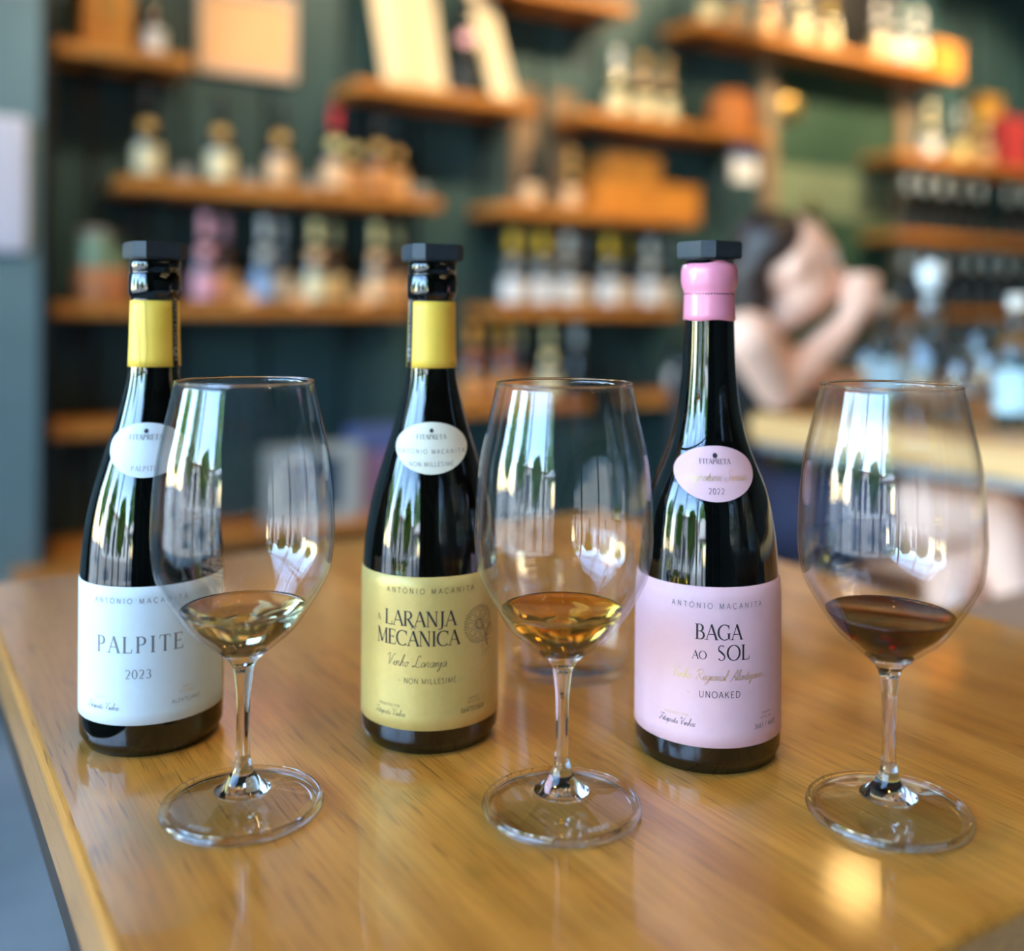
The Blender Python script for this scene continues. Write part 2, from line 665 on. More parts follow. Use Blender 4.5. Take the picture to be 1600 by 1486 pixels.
floor = rbox('floor', V0 - 0.2, V1 + 0.2, U0 - 0.2, BACK + 0.3, -0.1, 0.0, M_floor, structure=True)
ceiling = rbox('ceiling', V0 - 0.2, V1 + 0.2, U0 - 0.2, BACK + 0.3, CEIL, CEIL + 0.15, M_ceil, structure=True)
CL = (0.42, 1.02, 2.30, 3.15)        # an unseen high window over the end of the shelves, added for the table sheen
wall_back = obj('wall_back', *boxes([(V0 - 0.2, CL[0], BACK, BACK + 0.2, 0, CEIL), (CL[1], V1 + 0.2, BACK, BACK + 0.2, 0, CEIL),
                                     (CL[0], CL[1], BACK, BACK + 0.2, 0, CL[2]), (CL[0], CL[1], BACK, BACK + 0.2, CL[3], CEIL)]), M_black)
wall_back.rotation_euler = (0, 0, ANG)
wall_back['kind'] = 'structure'
wall_right = rbox('wall_right', V1, V1 + 0.2, U0, BACK, 0, CEIL, M_beam, structure=True)
wall_front = rbox('wall_front', V0, V1, U0 - 0.2, U0, 0, CEIL, M_beam, structure=True)

# boards of the shelf wall
DOOR_A, DOOR_B = v_at(1190, BACK), v_at(1392, BACK)
x = 0.30
bw = 0.285
while x < V1 - 0.05:
    x1 = min(x + bw, V1)
    if x1 > CL[0] and x < CL[1]:
        rbox('board', x + 0.012, x1 - 0.012, BACK - 0.022, BACK - 0.0005, 0.02, CL[2], M_wall, wall_back)
    elif x1 < DOOR_A or x > DOOR_B:
        rbox('board', x + 0.012, x1 - 0.012, BACK - 0.022, BACK - 0.0005, 0.02, CEIL - 0.02, M_wall, wall_back)
    elif x < DOOR_A:
        rbox('board', x + 0.012, DOOR_A - 0.06, BACK - 0.022, BACK - 0.0005, 0.02, CEIL - 0.02, M_wall, wall_back)
    elif x1 > DOOR_B:
        rbox('board', DOOR_B + 0.06, x1 - 0.012, BACK - 0.022, BACK - 0.0005, 0.02, CEIL - 0.02, M_wall, wall_back)
    x += bw
for px in (812, 874):  # pale strips standing in for warm lamplit patches on the wall boards
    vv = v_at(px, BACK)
    rbox('lit_patch_strip', vv - 0.06, vv + 0.06, BACK - 0.034, BACK - 0.022, 1.35, 2.06, M_pale, wall_back)

# column beside the shelves
COL_U = 3.20
cv = v_at(62, COL_U)
column = rbox('trim_1', V0, cv, COL_U, BACK, 0, CEIL, M_wall2, structure=True)
rbox('corner_strip', cv, cv + 0.035, COL_U + 0.01, COL_U + 0.05, 0.0, CEIL, M_black, column)

# door in the far part of the wall
door = rbox('door_1', DOOR_A + 0.02, DOOR_B - 0.02, BACK - 0.03, BACK - 0.001, 0.02, 2.35, M_green, structure=True)
rbox('door_frame', DOOR_A - 0.06, DOOR_A + 0.02, BACK - 0.07, BACK - 0.001, 0, 2.42, M_pale, door)
rbox('door_frame', DOOR_B - 0.02, DOOR_B + 0.06, BACK - 0.07, BACK - 0.001, 0, 2.42, M_pale, door)
rbox('door_frame', DOOR_A - 0.06, DOOR_B + 0.06, BACK - 0.07, BACK - 0.001, 2.35, 2.42, M_black, door)
_, za = on_plane_u(1290, 340, BACK - 0.04)
_, zb = on_plane_u(1290, 265, BACK - 0.04)
rbox('door_pane', DOOR_A + 0.06, DOOR_B - 0.12, BACK - 0.036, BACK - 0.03, za, zb, M_frosted, door)
V, Fc = lathe([(0, 0), (0.035, 0.004), (0.04, 0.012), (0.03, 0.02), (0, 0.022)], 20)
lampv, lampz = on_plane_u(1238, 168, BACK - 0.05)
M_brass = pm('brass', (190, 160, 96), 0.3, metal=0.9)
knob = obj('door_plate', V, Fc, M_brass, door, True)
knob.location = (lampv, BACK - 0.031, lampz)
knob.rotation_euler = (PI / 2, 0, 0)
knob.scale = (1.9, 1.6, 1)

# window wall: the street side, seen in the bottles and glasses
M_frame = pm('black window frame', (30, 32, 34), 0.4)
M_pane = pane_mat('window pane', (0.97, 0.985, 0.98))
wall_left = rbox('wall_left', V0 - 0.2, V0, U0, BACK, 0, 0.22, M_beam, structure=True)
rbox('lintel', V0 - 0.2, V0, U0, BACK, 3.0, CEIL, M_beam, wall_left)
rbox('pier', V0 - 0.2, V0, U0, -5.0, 0.22, 3.0, M_beam, wall_left)
WU = [-5.0, -3.95, -2.9, -1.85, -0.8, 0.25, 1.3, 2.35, 3.4]
rbox('pier', V0 - 0.2, V0, 3.4, BACK, 0.22, 3.0, M_beam, wall_left)
for i in range(8):
    a, b = WU[i], WU[i + 1]
    V, Fc = boxes([(V0 - 0.13, V0 - 0.06, a, a + 0.035, 0.22, 3.0), (V0 - 0.13, V0 - 0.06, b - 0.035, b, 0.22, 3.0),
                   (V0 - 0.13, V0 - 0.06, a + 0.035, b - 0.035, 0.22, 0.27), (V0 - 0.13, V0 - 0.06, a + 0.035, b - 0.035, 2.95, 3.0),
                   (V0 - 0.13, V0 - 0.06, a + 0.035, b - 0.035, 2.22, 2.26)])
    w = obj('window_%d' % (i + 1), V, Fc, M_frame)
    w.rotation_euler = (0, 0, ANG)
    w['kind'] = 'structure'
    for z0, z1 in ((0.27, 2.22), (2.26, 2.95)):
        rbox('pane', V0 - 0.100, V0 - 0.094, a + 0.035, b - 0.035, z0, z1, M_pane, w)

a, b = CL[0], CL[1]
w = obj('window_9', *boxes([(a, a + .04, BACK + .08, BACK + .14, CL[2], CL[3]), (b - .04, b, BACK + .08, BACK + .14, CL[2], CL[3]),
                            (a + .04, b - .04, BACK + .08, BACK + .14, CL[2], CL[2] + .04), (a + .04, b - .04, BACK + .08, BACK + .14, CL[3] - .04, CL[3])]), M_frame)
w.rotation_euler = (0, 0, ANG)
w['kind'] = 'structure'
rbox('pane', a + .04, b - .04, BACK + .107, BACK + .113, CL[2] + .04, CL[3] - .04, M_pane, w)

# ------------------------------------------------------------------ the street outside
M_pave = pm('grey paving', (128, 124, 118), 0.8, var=0.15, scale=2)
M_white = pm('white render', (226, 222, 214), 0.8, var=0.05, scale=3)
M_dk = pm('dark glass', (50, 62, 76), 0.15)
M_leaf = pm('leaf green', (128, 168, 52), 0.6, var=0.4, scale=9)
M_bark = pm('bark', (82, 68, 54), 0.9, var=0.3, scale=14, bump=0.4)
pavement = rbox('pavement', -26, V0 - 0.2, -16, 12, -0.12, -0.02, M_pave, structure=True)
bld = thing('street_house', 'white rendered house across the street, seen through the windows', 'house', room(-13, -2, -0.02), ANG)
V, Fc = boxes([(-2, 0, -8, 5.5, 0, 2.9)])
obj('wall', V, Fc, M_white, bld)
V, Fc = boxes([(-2.1, 0.12, -8.1, 5.6, 2.9, 3.1)])
obj('roof', V, Fc, pm('terracotta', (176, 100, 70), 0.8), bld)
for i in range(7):
    for z in (0.3,):
        y = -7.3 + i * 1.85
        V, Fc = boxes([(0.0, 0.05, y, y + 0.9, z, z + (1.9 if z < 1 else 1.4))])
        wf = obj('window', V, Fc, M_frame, bld)
        V, Fc = boxes([(0.05, 0.056, y + 0.06, y + 0.84, z + 0.06, z + (1.84 if z < 1 else 1.34))])
        obj('pane', V, Fc, M_dk, wf)


def tree(loc, h, cr, label, seed):
    rnd = random.Random(seed)
    t = thing('street_tree', label, 'tree', loc, 0, 'street trees')
    pr = [(0.16, 0), (0.12, 0.5), (0.10, h * 0.5), (0.05, h * 0.9), (0, h * 0.92)]
    V, Fc = lathe(pr, 10)
    obj('trunk', V, Fc, M_bark, t, True)
    V, Fc = [], []
    for k in range(900):
        while True:
            p = Vector((rnd.uniform(-1, 1), rnd.uniform(-1, 1), rnd.uniform(-1, 1)))
            if 0.35 < p.length < 1:
                break
        p = Vector((p.x * cr, p.y * cr, p.z * h * 0.36 + h * 0.66))
        a = Vector((rnd.gauss(0, 1), rnd.gauss(0, 1), rnd.gauss(0, 1))).normalized()
        b = a.orthogonal().normalized()
        s = rnd.uniform(0.06, 0.14)
        n = len(V)
        V += [p - a * s * 1.6, p + b * s * .7, p + a * s * 1.6, p - b * s * .7]
        Fc.append((n, n + 1, n + 2, n + 3))
    obj('crown', V, Fc, M_leaf, t, kind='stuff')


tree(room(-5.6, -1.6, -0.02), 2.7, 0.75, 'slim leafy street tree opposite the second window', 1)
tree(room(-6.6, 0.9, -0.02), 3.2, 0.8, 'bushy street tree opposite the fourth window', 2)
tree(room(-6.0, -4.6, -0.02), 4.2, 1.1, 'tall street tree beyond the first window', 3)
tree(room(-7.2, 4.2, -0.02), 3.4, 1.0, 'street tree beyond the last window', 4)
ps = thing('street_parasol', 'white cafe parasol on the pavement outside the windows', 'parasol', room(-4.0, -3.2, -0.02), ANG)
V, Fc = lathe([(0.24, 0), (0.24, 0.06), (0.025, 0.07), (0.022, 2.1), (0, 2.1)], 14)
obj('pole', V, Fc, M_frame, ps, True)
V, Fc = lathe([(1.1, 1.55), (0.7, 1.72), (0, 2.0), (0, 1.97), (0.7, 1.69), (1.1, 1.52), (1.1, 1.55)], 8)
obj('canopy', V, Fc, M_white, ps)

# ------------------------------------------------------------------ ceiling lamps
M_lamp = pm('lamp glow', (255, 214, 150), 0.5, var=0.02, emit=60)
M_warmstrip = pm('strip lamp glow', (255, 222, 170), 0.5, var=0.02, emit=12)


def spot_lamp(v, u, aim, watts, label, ang=70, blend=0.7):
    t = thing('track_spot', label, 'lamp', room(v, u, CEIL), ANG, 'ceiling track spots')
    V, Fc = lathe([(0.02, 0), (0.02, -0.10), (0, -0.10)], 12)
    obj('stem', V, Fc, M_black, t, True)
    p = room(v, u, CEIL - 0.16)
    d = (Vector(aim) - p).normalized()
    inv = Matrix.Rotation(-ANG, 3, 'Z')
    q = (inv @ d).to_track_quat('-Z', 'Y')
    V, Fc = lathe([(0, 0.07), (0.036, 0.07), (0.040, -0.06), (0.036, -0.06), (0.034, -0.045), (0, -0.045)], 20)
    can = obj('can', V, Fc, M_black, t, True)
    can.location = (0, 0, -0.16)
    can.rotation_euler = q.to_euler()
    V, Fc = lathe([(0, -0.0451), (0.033, -0.0451), (0.033, -0.05), (0, -0.05)], 20)
    obj('lens', V, Fc, M_lamp, can)
    l = bpy.data.lights.new('spot_beam', 'SPOT')
    l.energy = watts
    l.color = (1.0, 0.75, 0.46)
    l.spot_size = math.radians(ang)
    l.spot_blend = blend
    l.shadow_soft_size = 0.035
    lo = bpy.data.objects.new('spot_beam', l)
    C.objects.link(lo)
    lo.location = p + d * 0.075
    lo.rotation_euler = d.to_track_quat('-Z', 'Y').to_euler()


ords = ['first', 'second', 'third', 'fourth', 'fifth', 'sixth', 'seventh', 'eighth', 'ninth', 'tenth', 'eleventh', 'twelfth']
for i, (v, u, av, az, w) in enumerate([(0.95, 2.2, 1.05, 1.6, 68), (1.75, 2.2, 1.7, 1.75, 105), (2.5, 2.2, 2.6, 1.7, 100),
                                       (3.3, 2.2, 3.1, 2.35, 150), (4.4, 2.2, 4.25, 2.45, 330), (5.3, 2.2, 5.2, 2.0, 130)]):
    spot_lamp(v, u, room(av, 3.35, az), w, 'black track spot on the ceiling, %s along the shelf wall' % ords[i])
spot_lamp(1.7, 0.2, room(1.75, 1.3, 0.95), 70, 'black track spot on the ceiling above the bar counter', 60)
spot_lamp(0.30, 2.0, room(0.0, 3.2, 1.95), 40, 'added black track spot on the ceiling warming the teal column', 45)  # unseen spot added to warm the upper column
for i, (v, u) in enumerate([(0.25, 0.35), (0.62, 0.95), (0.9, 0.3)]):  # unseen spots added over the table to brighten the oak
    spot_lamp(v, u, room(v * 0.7 + 0.1, u * 0.8 + 0.15, T), 26, 'black track spot on the ceiling above the oak table, %s of three' % ords[i], 50)
for i, (u, z) in enumerate([(-2.2, 2.75), (-1.5, 2.75), (-0.8, 2.75)]):
    t = thing('strip_lamp', 'slim warm strip lamp hung under the ceiling, %s of three rows' % ords[i], 'lamp', room(1.6, u, z), ANG, 'strip lamps over the room')
    for dy in (-0.06, 0.06):
        V, Fc = boxes([(-0.8, 0.8, dy - 0.008, dy + 0.008, 0, 0.012)])
        obj('tube', V, Fc, M_warmstrip, t)
    V, Fc = boxes([(-0.8, 0.8, -0.07, 0.07, 0.012, 0.03)])
    obj('tray', V, Fc, M_black, t)
    for dx in (-0.7, 0.7):
        V, Fc = boxes([(dx - 0.003, dx + 0.003, -0.003, 0.003, 0.03, CEIL - z - .002)])
        obj('rod', V, Fc, M_black, t)

t = thing('pendant_lamp', 'glowing warm pendant lamp hung high before the shelf wall', 'lamp', room(3.2, 2.634, 2.75), ANG)
V, Fc = lathe([(0, .0), (.05, .005), (.085, .03), (.10, .07), (.095, .11), (.06, .16), (.03, .18), (0, .182)], 24)
obj('shade', V, Fc, pm('pendant glow', (255, 206, 130), .5, var=.02, emit=16), t, True)
V, Fc = lathe([(.006, .182), (.006, CEIL - 2.75 - .002)], 8)
obj('cord', V, Fc, M_black, t)

# ------------------------------------------------------------------ near table
M_oak = oak('oiled oak table top', (196, 134, 52), (168, 108, 35), (212, 151, 68), 0.36, coat=0.85, fleck=0.7, axis=1)
M_oakside = oak('oak lipping', (196, 146, 82), (172, 120, 60), (214, 168, 104), 0.4, axis=1)
M_steel = pm('dark bronze steel', (52, 40, 32), 0.4, metal=0.3, var=0.3, scale=12)
tbl = thing('oak_table', 'square honey oak table carrying the wine bottles and glasses', 'table', (0, 0, 0), ANG)
TV0, TV1, TU0, TU1 = 0.082, 0.806, 0.262, 1.076
th = 0.040
bevel_box('tabletop', TV0, TV1, TU0, TU1, T - th, T, M_oak, tbl, 0.005, 3)
bevel_box('apron', TV0 + 0.006, TV0 + 0.036, TU0 + 0.006, TU1 - 0.006, T - th - 0.035, T - th - 0.0002, M_steel, tbl, 0.002, 1)
bevel_box('apron', TV1 - 0.036, TV1 - 0.006, TU0 + 0.006, TU1 - 0.006, T - th - 0.035, T - th - 0.0002, M_steel, tbl, 0.002, 1)
bevel_box('apron', TV0 + 0.0365, TV1 - 0.0365, TU0 + 0.006, TU0 + 0.036, T - th - 0.035, T - th - 0.0002, M_steel, tbl, 0.002, 1)
bevel_box('apron', TV0 + 0.0365, TV1 - 0.0365, TU1 - 0.036, TU1 - 0.006, T - th - 0.035, T - th - 0.0002, M_steel, tbl, 0.002, 1)
for a in (TV0 + 0.07, TV1 - 0.11):
    for b in (TU0 + 0.09, TU1 - 0.13):
        bevel_box('leg', a, a + 0.04, b, b + 0.04, 0, T - th - 0.0355, M_steel, tbl, 0.002, 1)

# ------------------------------------------------------------------ the three bottles
M_bottle = pm('dark green bottle glass', (7, 9, 8), 0.02, var=0.1, spec=0.9)
M_bottle2 = pm('dark amber bottle glass', (9, 9, 6), 0.02, var=0.1, spec=0.9)
M_yellow = pm('yellow paper capsule', (250, 204, 76), 0.5, var=0.04, scale=60, bump=0.02)
M_strip = pm('black capsule seam', (16, 16, 18), 0.35)
M_ink = pm('black ink', (40, 38, 42), 0.6, var=0.05)
M_inkg = pm('grey ink', (112, 112, 116), 0.6, var=0.05)
M_inkb = pm('brown ink', (92, 78, 56), 0.6, var=0.05)
M_goldink = pm('gold foil print', (214, 178, 110), 0.3, metal=0.7, var=0.05)
M_silver = pm('silver print', (200, 204, 206), 0.4, var=0.05)
M_paperw = pm('white label paper', (208, 219, 226), 0.55, var=0.015, scale=220)
M_paperc = pm('ivory label paper', (226, 222, 202), 0.5, var=0.015, scale=220)
M_paperg = pm('gold label paper', (212, 184, 110), 0.42, metal=0.25, var=0.03, scale=260)
M_paperp = pm('pink label paper', (226, 182, 192), 0.55, var=0.015, scale=220)
M_wax = pm('pink sealing wax', (236, 142, 164), 0.28, var=0.05, scale=40, bump=0.05, coat=0.3)
M_stop = pm('black rubber stopper', (34, 44, 52), 0.5, var=0.15, scale=300)

PROF_A = [(.0000, .0380), (.0015, .0388), (.006, .0410), (.012, .0418), (.060, .0419), (.095, .0419), (.1025, .0416), (.118, .0404), (.134, .0380), (.150, .0345), (.166, .0297),
          (.182, .0246), (.198, .0200), (.213, .0164), (.224, .0150), (.245, .0143), (.262, .0139)]
PROF_B = [(.0000, .0395), (.0015, .0402), (.006, .0420), (.012, .0427), (.060, .0427), (.092, .0425), (.1005, .0418), (.123, .0397), (.137, .0376), (.148, .0355), (.160, .0316), (.171, .0270),
          (.182, .0228), (.1937, .0199), (.205, .0178), (.2277, .0156), (.2537, .0146), (.262, .0144)]


def bottle_outline(tab):
    sp = spline([(z, r) for z, r in tab], 5)
    return sp


def oval_patch(a, b, zc, rad, th0=0.0, n=14, m=40, eps=0.0003, flat=0.92):
    """an oval paper label hugging the shoulder"""
    V, Fc = [], []
    V.append((0, 0))
    for i in range(1, n + 1):
        for j in range(m):
            t = 2 * PI * j / m
            f = i / n
            # a little pointed towards the lower side, as cut
            V.append((a * f * math.cos(t), b * f * math.sin(t)))
    for j in range(m):
        Fc.append((0, 1 + j, 1 + (j + 1) % m))
    for i in range(1, n):
        for j in range(m):
            p, q = 1 + (i - 1) * m, 1 + i * m
            Fc.append((p + j, q + j, q + (j + 1) % m, p + (j + 1) % m))
    W = []
    for x, y in V:
        z = zc + y
        r = rad(z) + eps
        th = th0 + math.asin(max(-0.98, min(0.98, x / r)))
        W.append((r * math.sin(th), -r * math.cos(th), z))
    return W, Fc


def print_oval(name, strokes, mat, parent, rad, zc, yc, eps=0.00042):
    V, Fc = strips(strokes, 0.0012)
    W = []
    for x, y in V:
        z = zc + yc + y
        r = rad(z) + eps
        th = math.asin(max(-0.98, min(0.98, x / r)))
        W.append((r * math.sin(th), -r * math.cos(th), z))
    return obj(name, W, Fc, mat, parent)


def dot_strokes(r):
    out = []
    for k in range(7):
        y = -r + 2 * r * (k + 0.5) / 7
        w = math.sqrt(max(0, r * r - y * y))
        out.append([(-w, y, 2 * r / 6.4), (w, y, 2 * r / 6.4)])
    return out


def stopper(loc, rz, label, tilt=0.0, zt=0.2876):
    s = thing('bottle_stopper', label, 'stopper', (loc[0], loc[1], loc[2] + zt), rz)
    a, c = 0.0165, 0.0062
    pts = [(-a + c, -a), (a - c, -a), (a, -a + c), (a, a - c), (a - c, a), (-a + c, a), (-a, a - c), (-a, -a + c)]
    bm = bmesh.new()
    lo = [bm.verts.new((x, y, 0.0012)) for x, y in pts]
    hi = [bm.verts.new((x, y, 0.0112)) for x, y in pts]
    bm.faces.new(lo[::-1])
    bm.faces.new(hi)
    for i in range(8):
        j = (i + 1) % 8
        bm.faces.new((lo[i], lo[j], hi[j], hi[i]))
    bmesh.ops.bevel(bm, geom=[e for e in bm.edges if abs(e.verts[0].co.z - e.verts[1].co.z) < 1e-6], offset=0.0008, segments=2, affect='EDGES')
    bm_obj('cap', bm, M_stop, s)
    V, Fc = lathe([(0, 0.0012), (0.0148, 0.0012), (0.0148, 0.0003), (0.0088, 0.0003), (0.0084, -0.018), (0, -0.018)], 24)
    obj('plug', V, Fc, M_stop, s, True)
    s.rotation_euler = (tilt, 0, rz)
    return s


def big_bottle(px, py, D, label, tab, glass, yaw, lab, cap):
    base = at_depth(px, py, D)
    loc = (base.x, base.y, T + 0.0002)
    b = thing('wine_bottle', label, 'bottle', loc, -math.atan2(base.x, base.y) + math.radians(yaw), 'opened wine bottles')
    sp = bottle_outline(tab)
    rad = lambda z: interp(sp, z)
    prof = [(0, 0.004), (0.028, 0.003), (0.034, 0.0)] + [(r, z) for z, r in sp]
    if cap == 'yellow':
        neck = [(.0141, .264), (.0141, .2655), (.0153, .2665), (.0156, .2700), (.0156, .2790), (.0150, .2800), (.0146, .2806), (.0150, .2812), (.0152, .2860), (.0146, .2885), (.0100, .2886), (.0098, .262), (0, .262)]
    else:
        neck = [(.0144, .264), (.0150, .266), (.0150, .2860), (.0140, .2885), (.0100, .2886), (.0098, .262), (0, .262)]
    V, Fc = lathe(prof + neck, 72)
    obj('body', V, Fc, glass, b, True)
    # body label
    z0, z1, w, mt = lab
    n = 40
    pr = [(0.0, z0)]
    V, Fc = lathe([(rad(z0) - 0.0001, z0), (rad(z0) + 0.0003, z0 + 0.0002)] + [(rad(z0 + (z1 - z0) * k / 12) + 0.0003, z0 + 0.0002 + (z1 - z0 - 0.0004) * k / 12) for k in range(1, 12)]
                  + [(rad(z1) + 0.0003, z1 - 0.0002), (rad(z1) - 0.0001, z1)], 64, -math.radians(w[0]), math.radians(w[1]))
    bl = obj('body_label', V, Fc, mt, b, True)
    return b, bl, rad


def put(parent, rad, s, h, zc, mat, style='serif', track=0.05, x=0.0, name='lettering'):
    return print_on(name, text_strokes(s, h, style, track), mat, parent, lambda z: rad(z) + 0.0003, zc, 0, x)


def capsule_yellow(b, rad, strip_deg, seam_w, z0, z1, creases=False, ink=True):
    V, Fc = lathe([(rad(z0) - .0001, z0)] + [(rad(z0 + (z1 - z0) * k / 8) + 0.0005, z0 + (z1 - z0) * k / 8) for k in range(9)] + [(rad(z1) - .0001, z1)], 56)
    c = obj('capsule', V, Fc, M_yellow, b, True)
    a = math.radians(strip_deg)
    h = math.radians(seam_w) / 2
    V, Fc = lathe([(rad(z0 + (z1 - z0) * k / 8) + 0.0008, z0 + (z1 - z0) * k / 8) for k in range(9)], 8, a - h, a + h)
    obj('seam_strip', V, Fc, M_strip, c, True)
    # seam print runs up the neck
    st = text_strokes('FITAPRETA FITAPRETA', 0.0026, 'sans', 0.12)
    st = [[(-y, x, w * 1.1) for x, y, w in q] for q in st]
    V, Fc = strips(st, 0.002)
    W = []
    for x, y in V:
        z = (z0 + z1) / 2 + 0.007 + y
        r = rad(z) + 0.0010
        t = a + (x + 0.0012) / r
        W.append((r * math.sin(t), -r * math.cos(t), z))
    obj('lettering', W, Fc, M_silver, c)
    st = [arc(0, 0, 0.0018, 0.0026, 20, 340, .0006, .0006, 14), [(0, -.0042, .0005), (.001, -.0046, .0005), (-.001, -.005, .0005)]]
    V, Fc = strips(st, 0.002)
    W = []
    for x, y in V:
        z = z0 + 0.009 + y
        r = rad(z) + 0.0010
        t = a + x / r
        W.append((r * math.sin(t), -r * math.cos(t), z))
    obj('emblem', W, Fc, M_silver, c)
    if creases:
        M_crease = pm('capsule crease', (186, 158, 48), 0.6)
        for pts in ([(-.0105, z1 - .012), (-.007, z1 - .022), (-.0065, z1 - .034), (-.005, z1 - .042), (-.006, z0)],
                    [(-.003, z1), (-.0022, z1 - .016), (-.0015, z1 - .03), (-.0025, z1 - .04), (-.0026, z0)]):
            V, Fc = strips([[(x, z, .00035) for x, z in spline(pts, 5)]], 0.003)
            W = []
            for x, z in V:
                r = rad(z) + 0.0008
                W.append((r * math.sin(x / r), -r * math.cos(x / r), z))
            obj('crease', W, Fc, M_crease, c)
    return c


# white label bottle
b1, l1, rad1 = big_bottle(238, 1150, 0.628, 'dark wine bottle with yellow capsule and white label reading PALPITE 2023', PROF_A, M_bottle, -10.5, (.0195, .0990, (88, 84), M_paperw), 'yellow')
capsule_yellow(b1, rad1, 62, 17, .2235, .2635, True)
put(l1, rad1, 'ANTÓNIO MAÇANITA', .0030, .0895, M_inkg, 'sans', .42)
put(l1, rad1, 'PALPITE', .0095, .0612, M_inkg, 'serif', .14)
put(l1, rad1, '2023', .0052, .0465, M_inkg, 'serif', .1)
put(l1, rad1, 'Fitapreta Vinhos', .0042, .0282, M_inkg, 'hand', -.02, -.0225)
put(l1, rad1, 'PRODUZIDO', .0013, .0345, M_goldink, 'sans', .05, -.0225)
put(l1, rad1, 'VINHO', .0014, .0378, M_goldink, 'sans', .1, .0275)
put(l1, rad1, 'REGIONAL', .0014, .0352, M_goldink, 'sans', .1, .0275)
put(l1, rad1, 'ALENTEJANO', .0022, .0300, M_inkg, 'sans', .08, .0275)
W, Fc = oval_patch(.0222, .0156, .1755, rad1)
o1 = obj('shoulder_label', W, Fc, M_paperw, b1, True)
print_oval('emblem', dot_strokes(.0013), M_ink, o1, rad1, .1755, .0108)
print_oval('lettering', text_strokes('FITAPRETA', .0030, 'serif', .03), M_ink, o1, rad1, .1755, .0058)
print_oval('lettering', text_strokes('PALPITE', .0028, 'serif', .12), M_inkg, o1, rad1, .1755, -.0118)

# gold label bottle
b2, l2, rad2 = big_bottle(671, 1150, 0.634, 'dark wine bottle with yellow capsule and gold label reading A LARANJA MECÂNICA', PROF_A, M_bottle2, 0.5, (.0150, .1040, (86, 86), M_paperg), 'yellow')
capsule_yellow(b2, rad2, -64, 22, .2235, .2735 - .0095)
put(l2, rad2, 'ANTÓNIO MAÇANITA', .0030, .0945, M_inkb, 'sans', .40)
put(l2, rad2, 'A', .0036, .0772, M_inkb, 'serif', .0, -.0335)
put(l2, rad2, 'LARANJA', .0088, .0755, M_ink, 'serif', -.02, -.0065)
put(l2, rad2, 'MECÂNICA', .0088, .0642, M_ink, 'serif', -.045, -.0085)
put(l2, rad2, 'Vinho Laranja', .0070, .0520, M_inkb, 'hand', .02, -.009)
put(l2, rad2, '- NON MILLÉSIMÉ -', .0030, .0425, M_inkb, 'sans', .10)
put(l2, rad2, 'PRODUZIDO POR', .0014, .0280, M_inkb, 'sans', .05, -.0255)
put(l2, rad2, 'Fitapreta Vinhos', .0040, .0228, M_inkb, 'hand', -.02, -.0255)
put(l2, rad2, 'GARRAFA', .0013, .0305, M_inkb, 'sans', .05, .0275)
put(l2, rad2, 'BOTTLE Nº', .0013, .0284, M_inkb, 'sans', .05, .0275)
put(l2, rad2, '06477|13636', .0027, .0235, M_ink, 'sans', .0, .0275)
# drawing of a toothed wheel with crank
dr = []
R0 = .0105
for k in range(40):
    a = math.radians(k * 9)
    dr.append([(R0 * .94 * math.cos(a), R0 * .94 * math.sin(a), .0006), (R0 * 1.08 * math.cos(a), R0 * 1.08 * math.sin(a), .0006)])
dr.append(arc(0, 0, R0 * .9, R0 * .9, 0, 360, .00022, .00022, 40))
for k in range(9):
    a0, a1 = k * 40 + 5, k * 40 + 35
    o = arc(0, 0, R0 * .8, R0 * .8, a0, a1, .0003, .0003, 8)
    i_ = arc(0, 0, R0 * .42, R0 * .42, a1 - 3, a0 + 3, .0003, .0003, 8)
    dr.append(o + i_ + [o[0]])
dr.append(arc(0, 0, R0 * .3, R0 * .3, 0, 360, .0005, .0005, 16))
dr.append([(x * .001, y * .001, .0004) for x, y in spline([(-3, 2), (-1, -2), (1, 2), (2, -3), (-2, -1), (0, 3), (2, 0)], 5)])
dr.append([(x * .001, y * .001, .0005) for x, y in spline([(3, -1), (6, -8), (8, -14), (6.5, -12), (7, -6), (11, -2), (12, -7), (7, -9)], 5)])
dr.append([(.012, -.011, .00022), (.003, -.011, .00022), (.003, -.020, .00022)])
dr.append([(.012, -.016, .00022), (.005, -.017, .00022), (.005, -.020, .00022)])
print_on('emblem', dr, M_inkb, l2, lambda z: rad2(z) + .0003, .0735, 0, .0315)
W, Fc = oval_patch(.0214, .0150, .1768, rad2)
o2 = obj('shoulder_label', W, Fc, M_paperc, b2, True)
print_oval('emblem', dot_strokes(.0012), M_ink, o2, rad2, .1768, .0100)
print_oval('lettering', text_strokes('FITAPRETA', .0028, 'serif', .02), M_ink, o2, rad2, .1768, .0050)
print_oval('lettering', text_strokes('ANTÓNIO MAÇANITA', .0024, 'sans', .30), M_inkg, o2, rad2, .1768, -.0032)
print_oval('lettering', text_strokes('NON MILLÉSIMÉ', .0025, 'sans', .12), M_inkg, o2, rad2, .1768, -.0104)

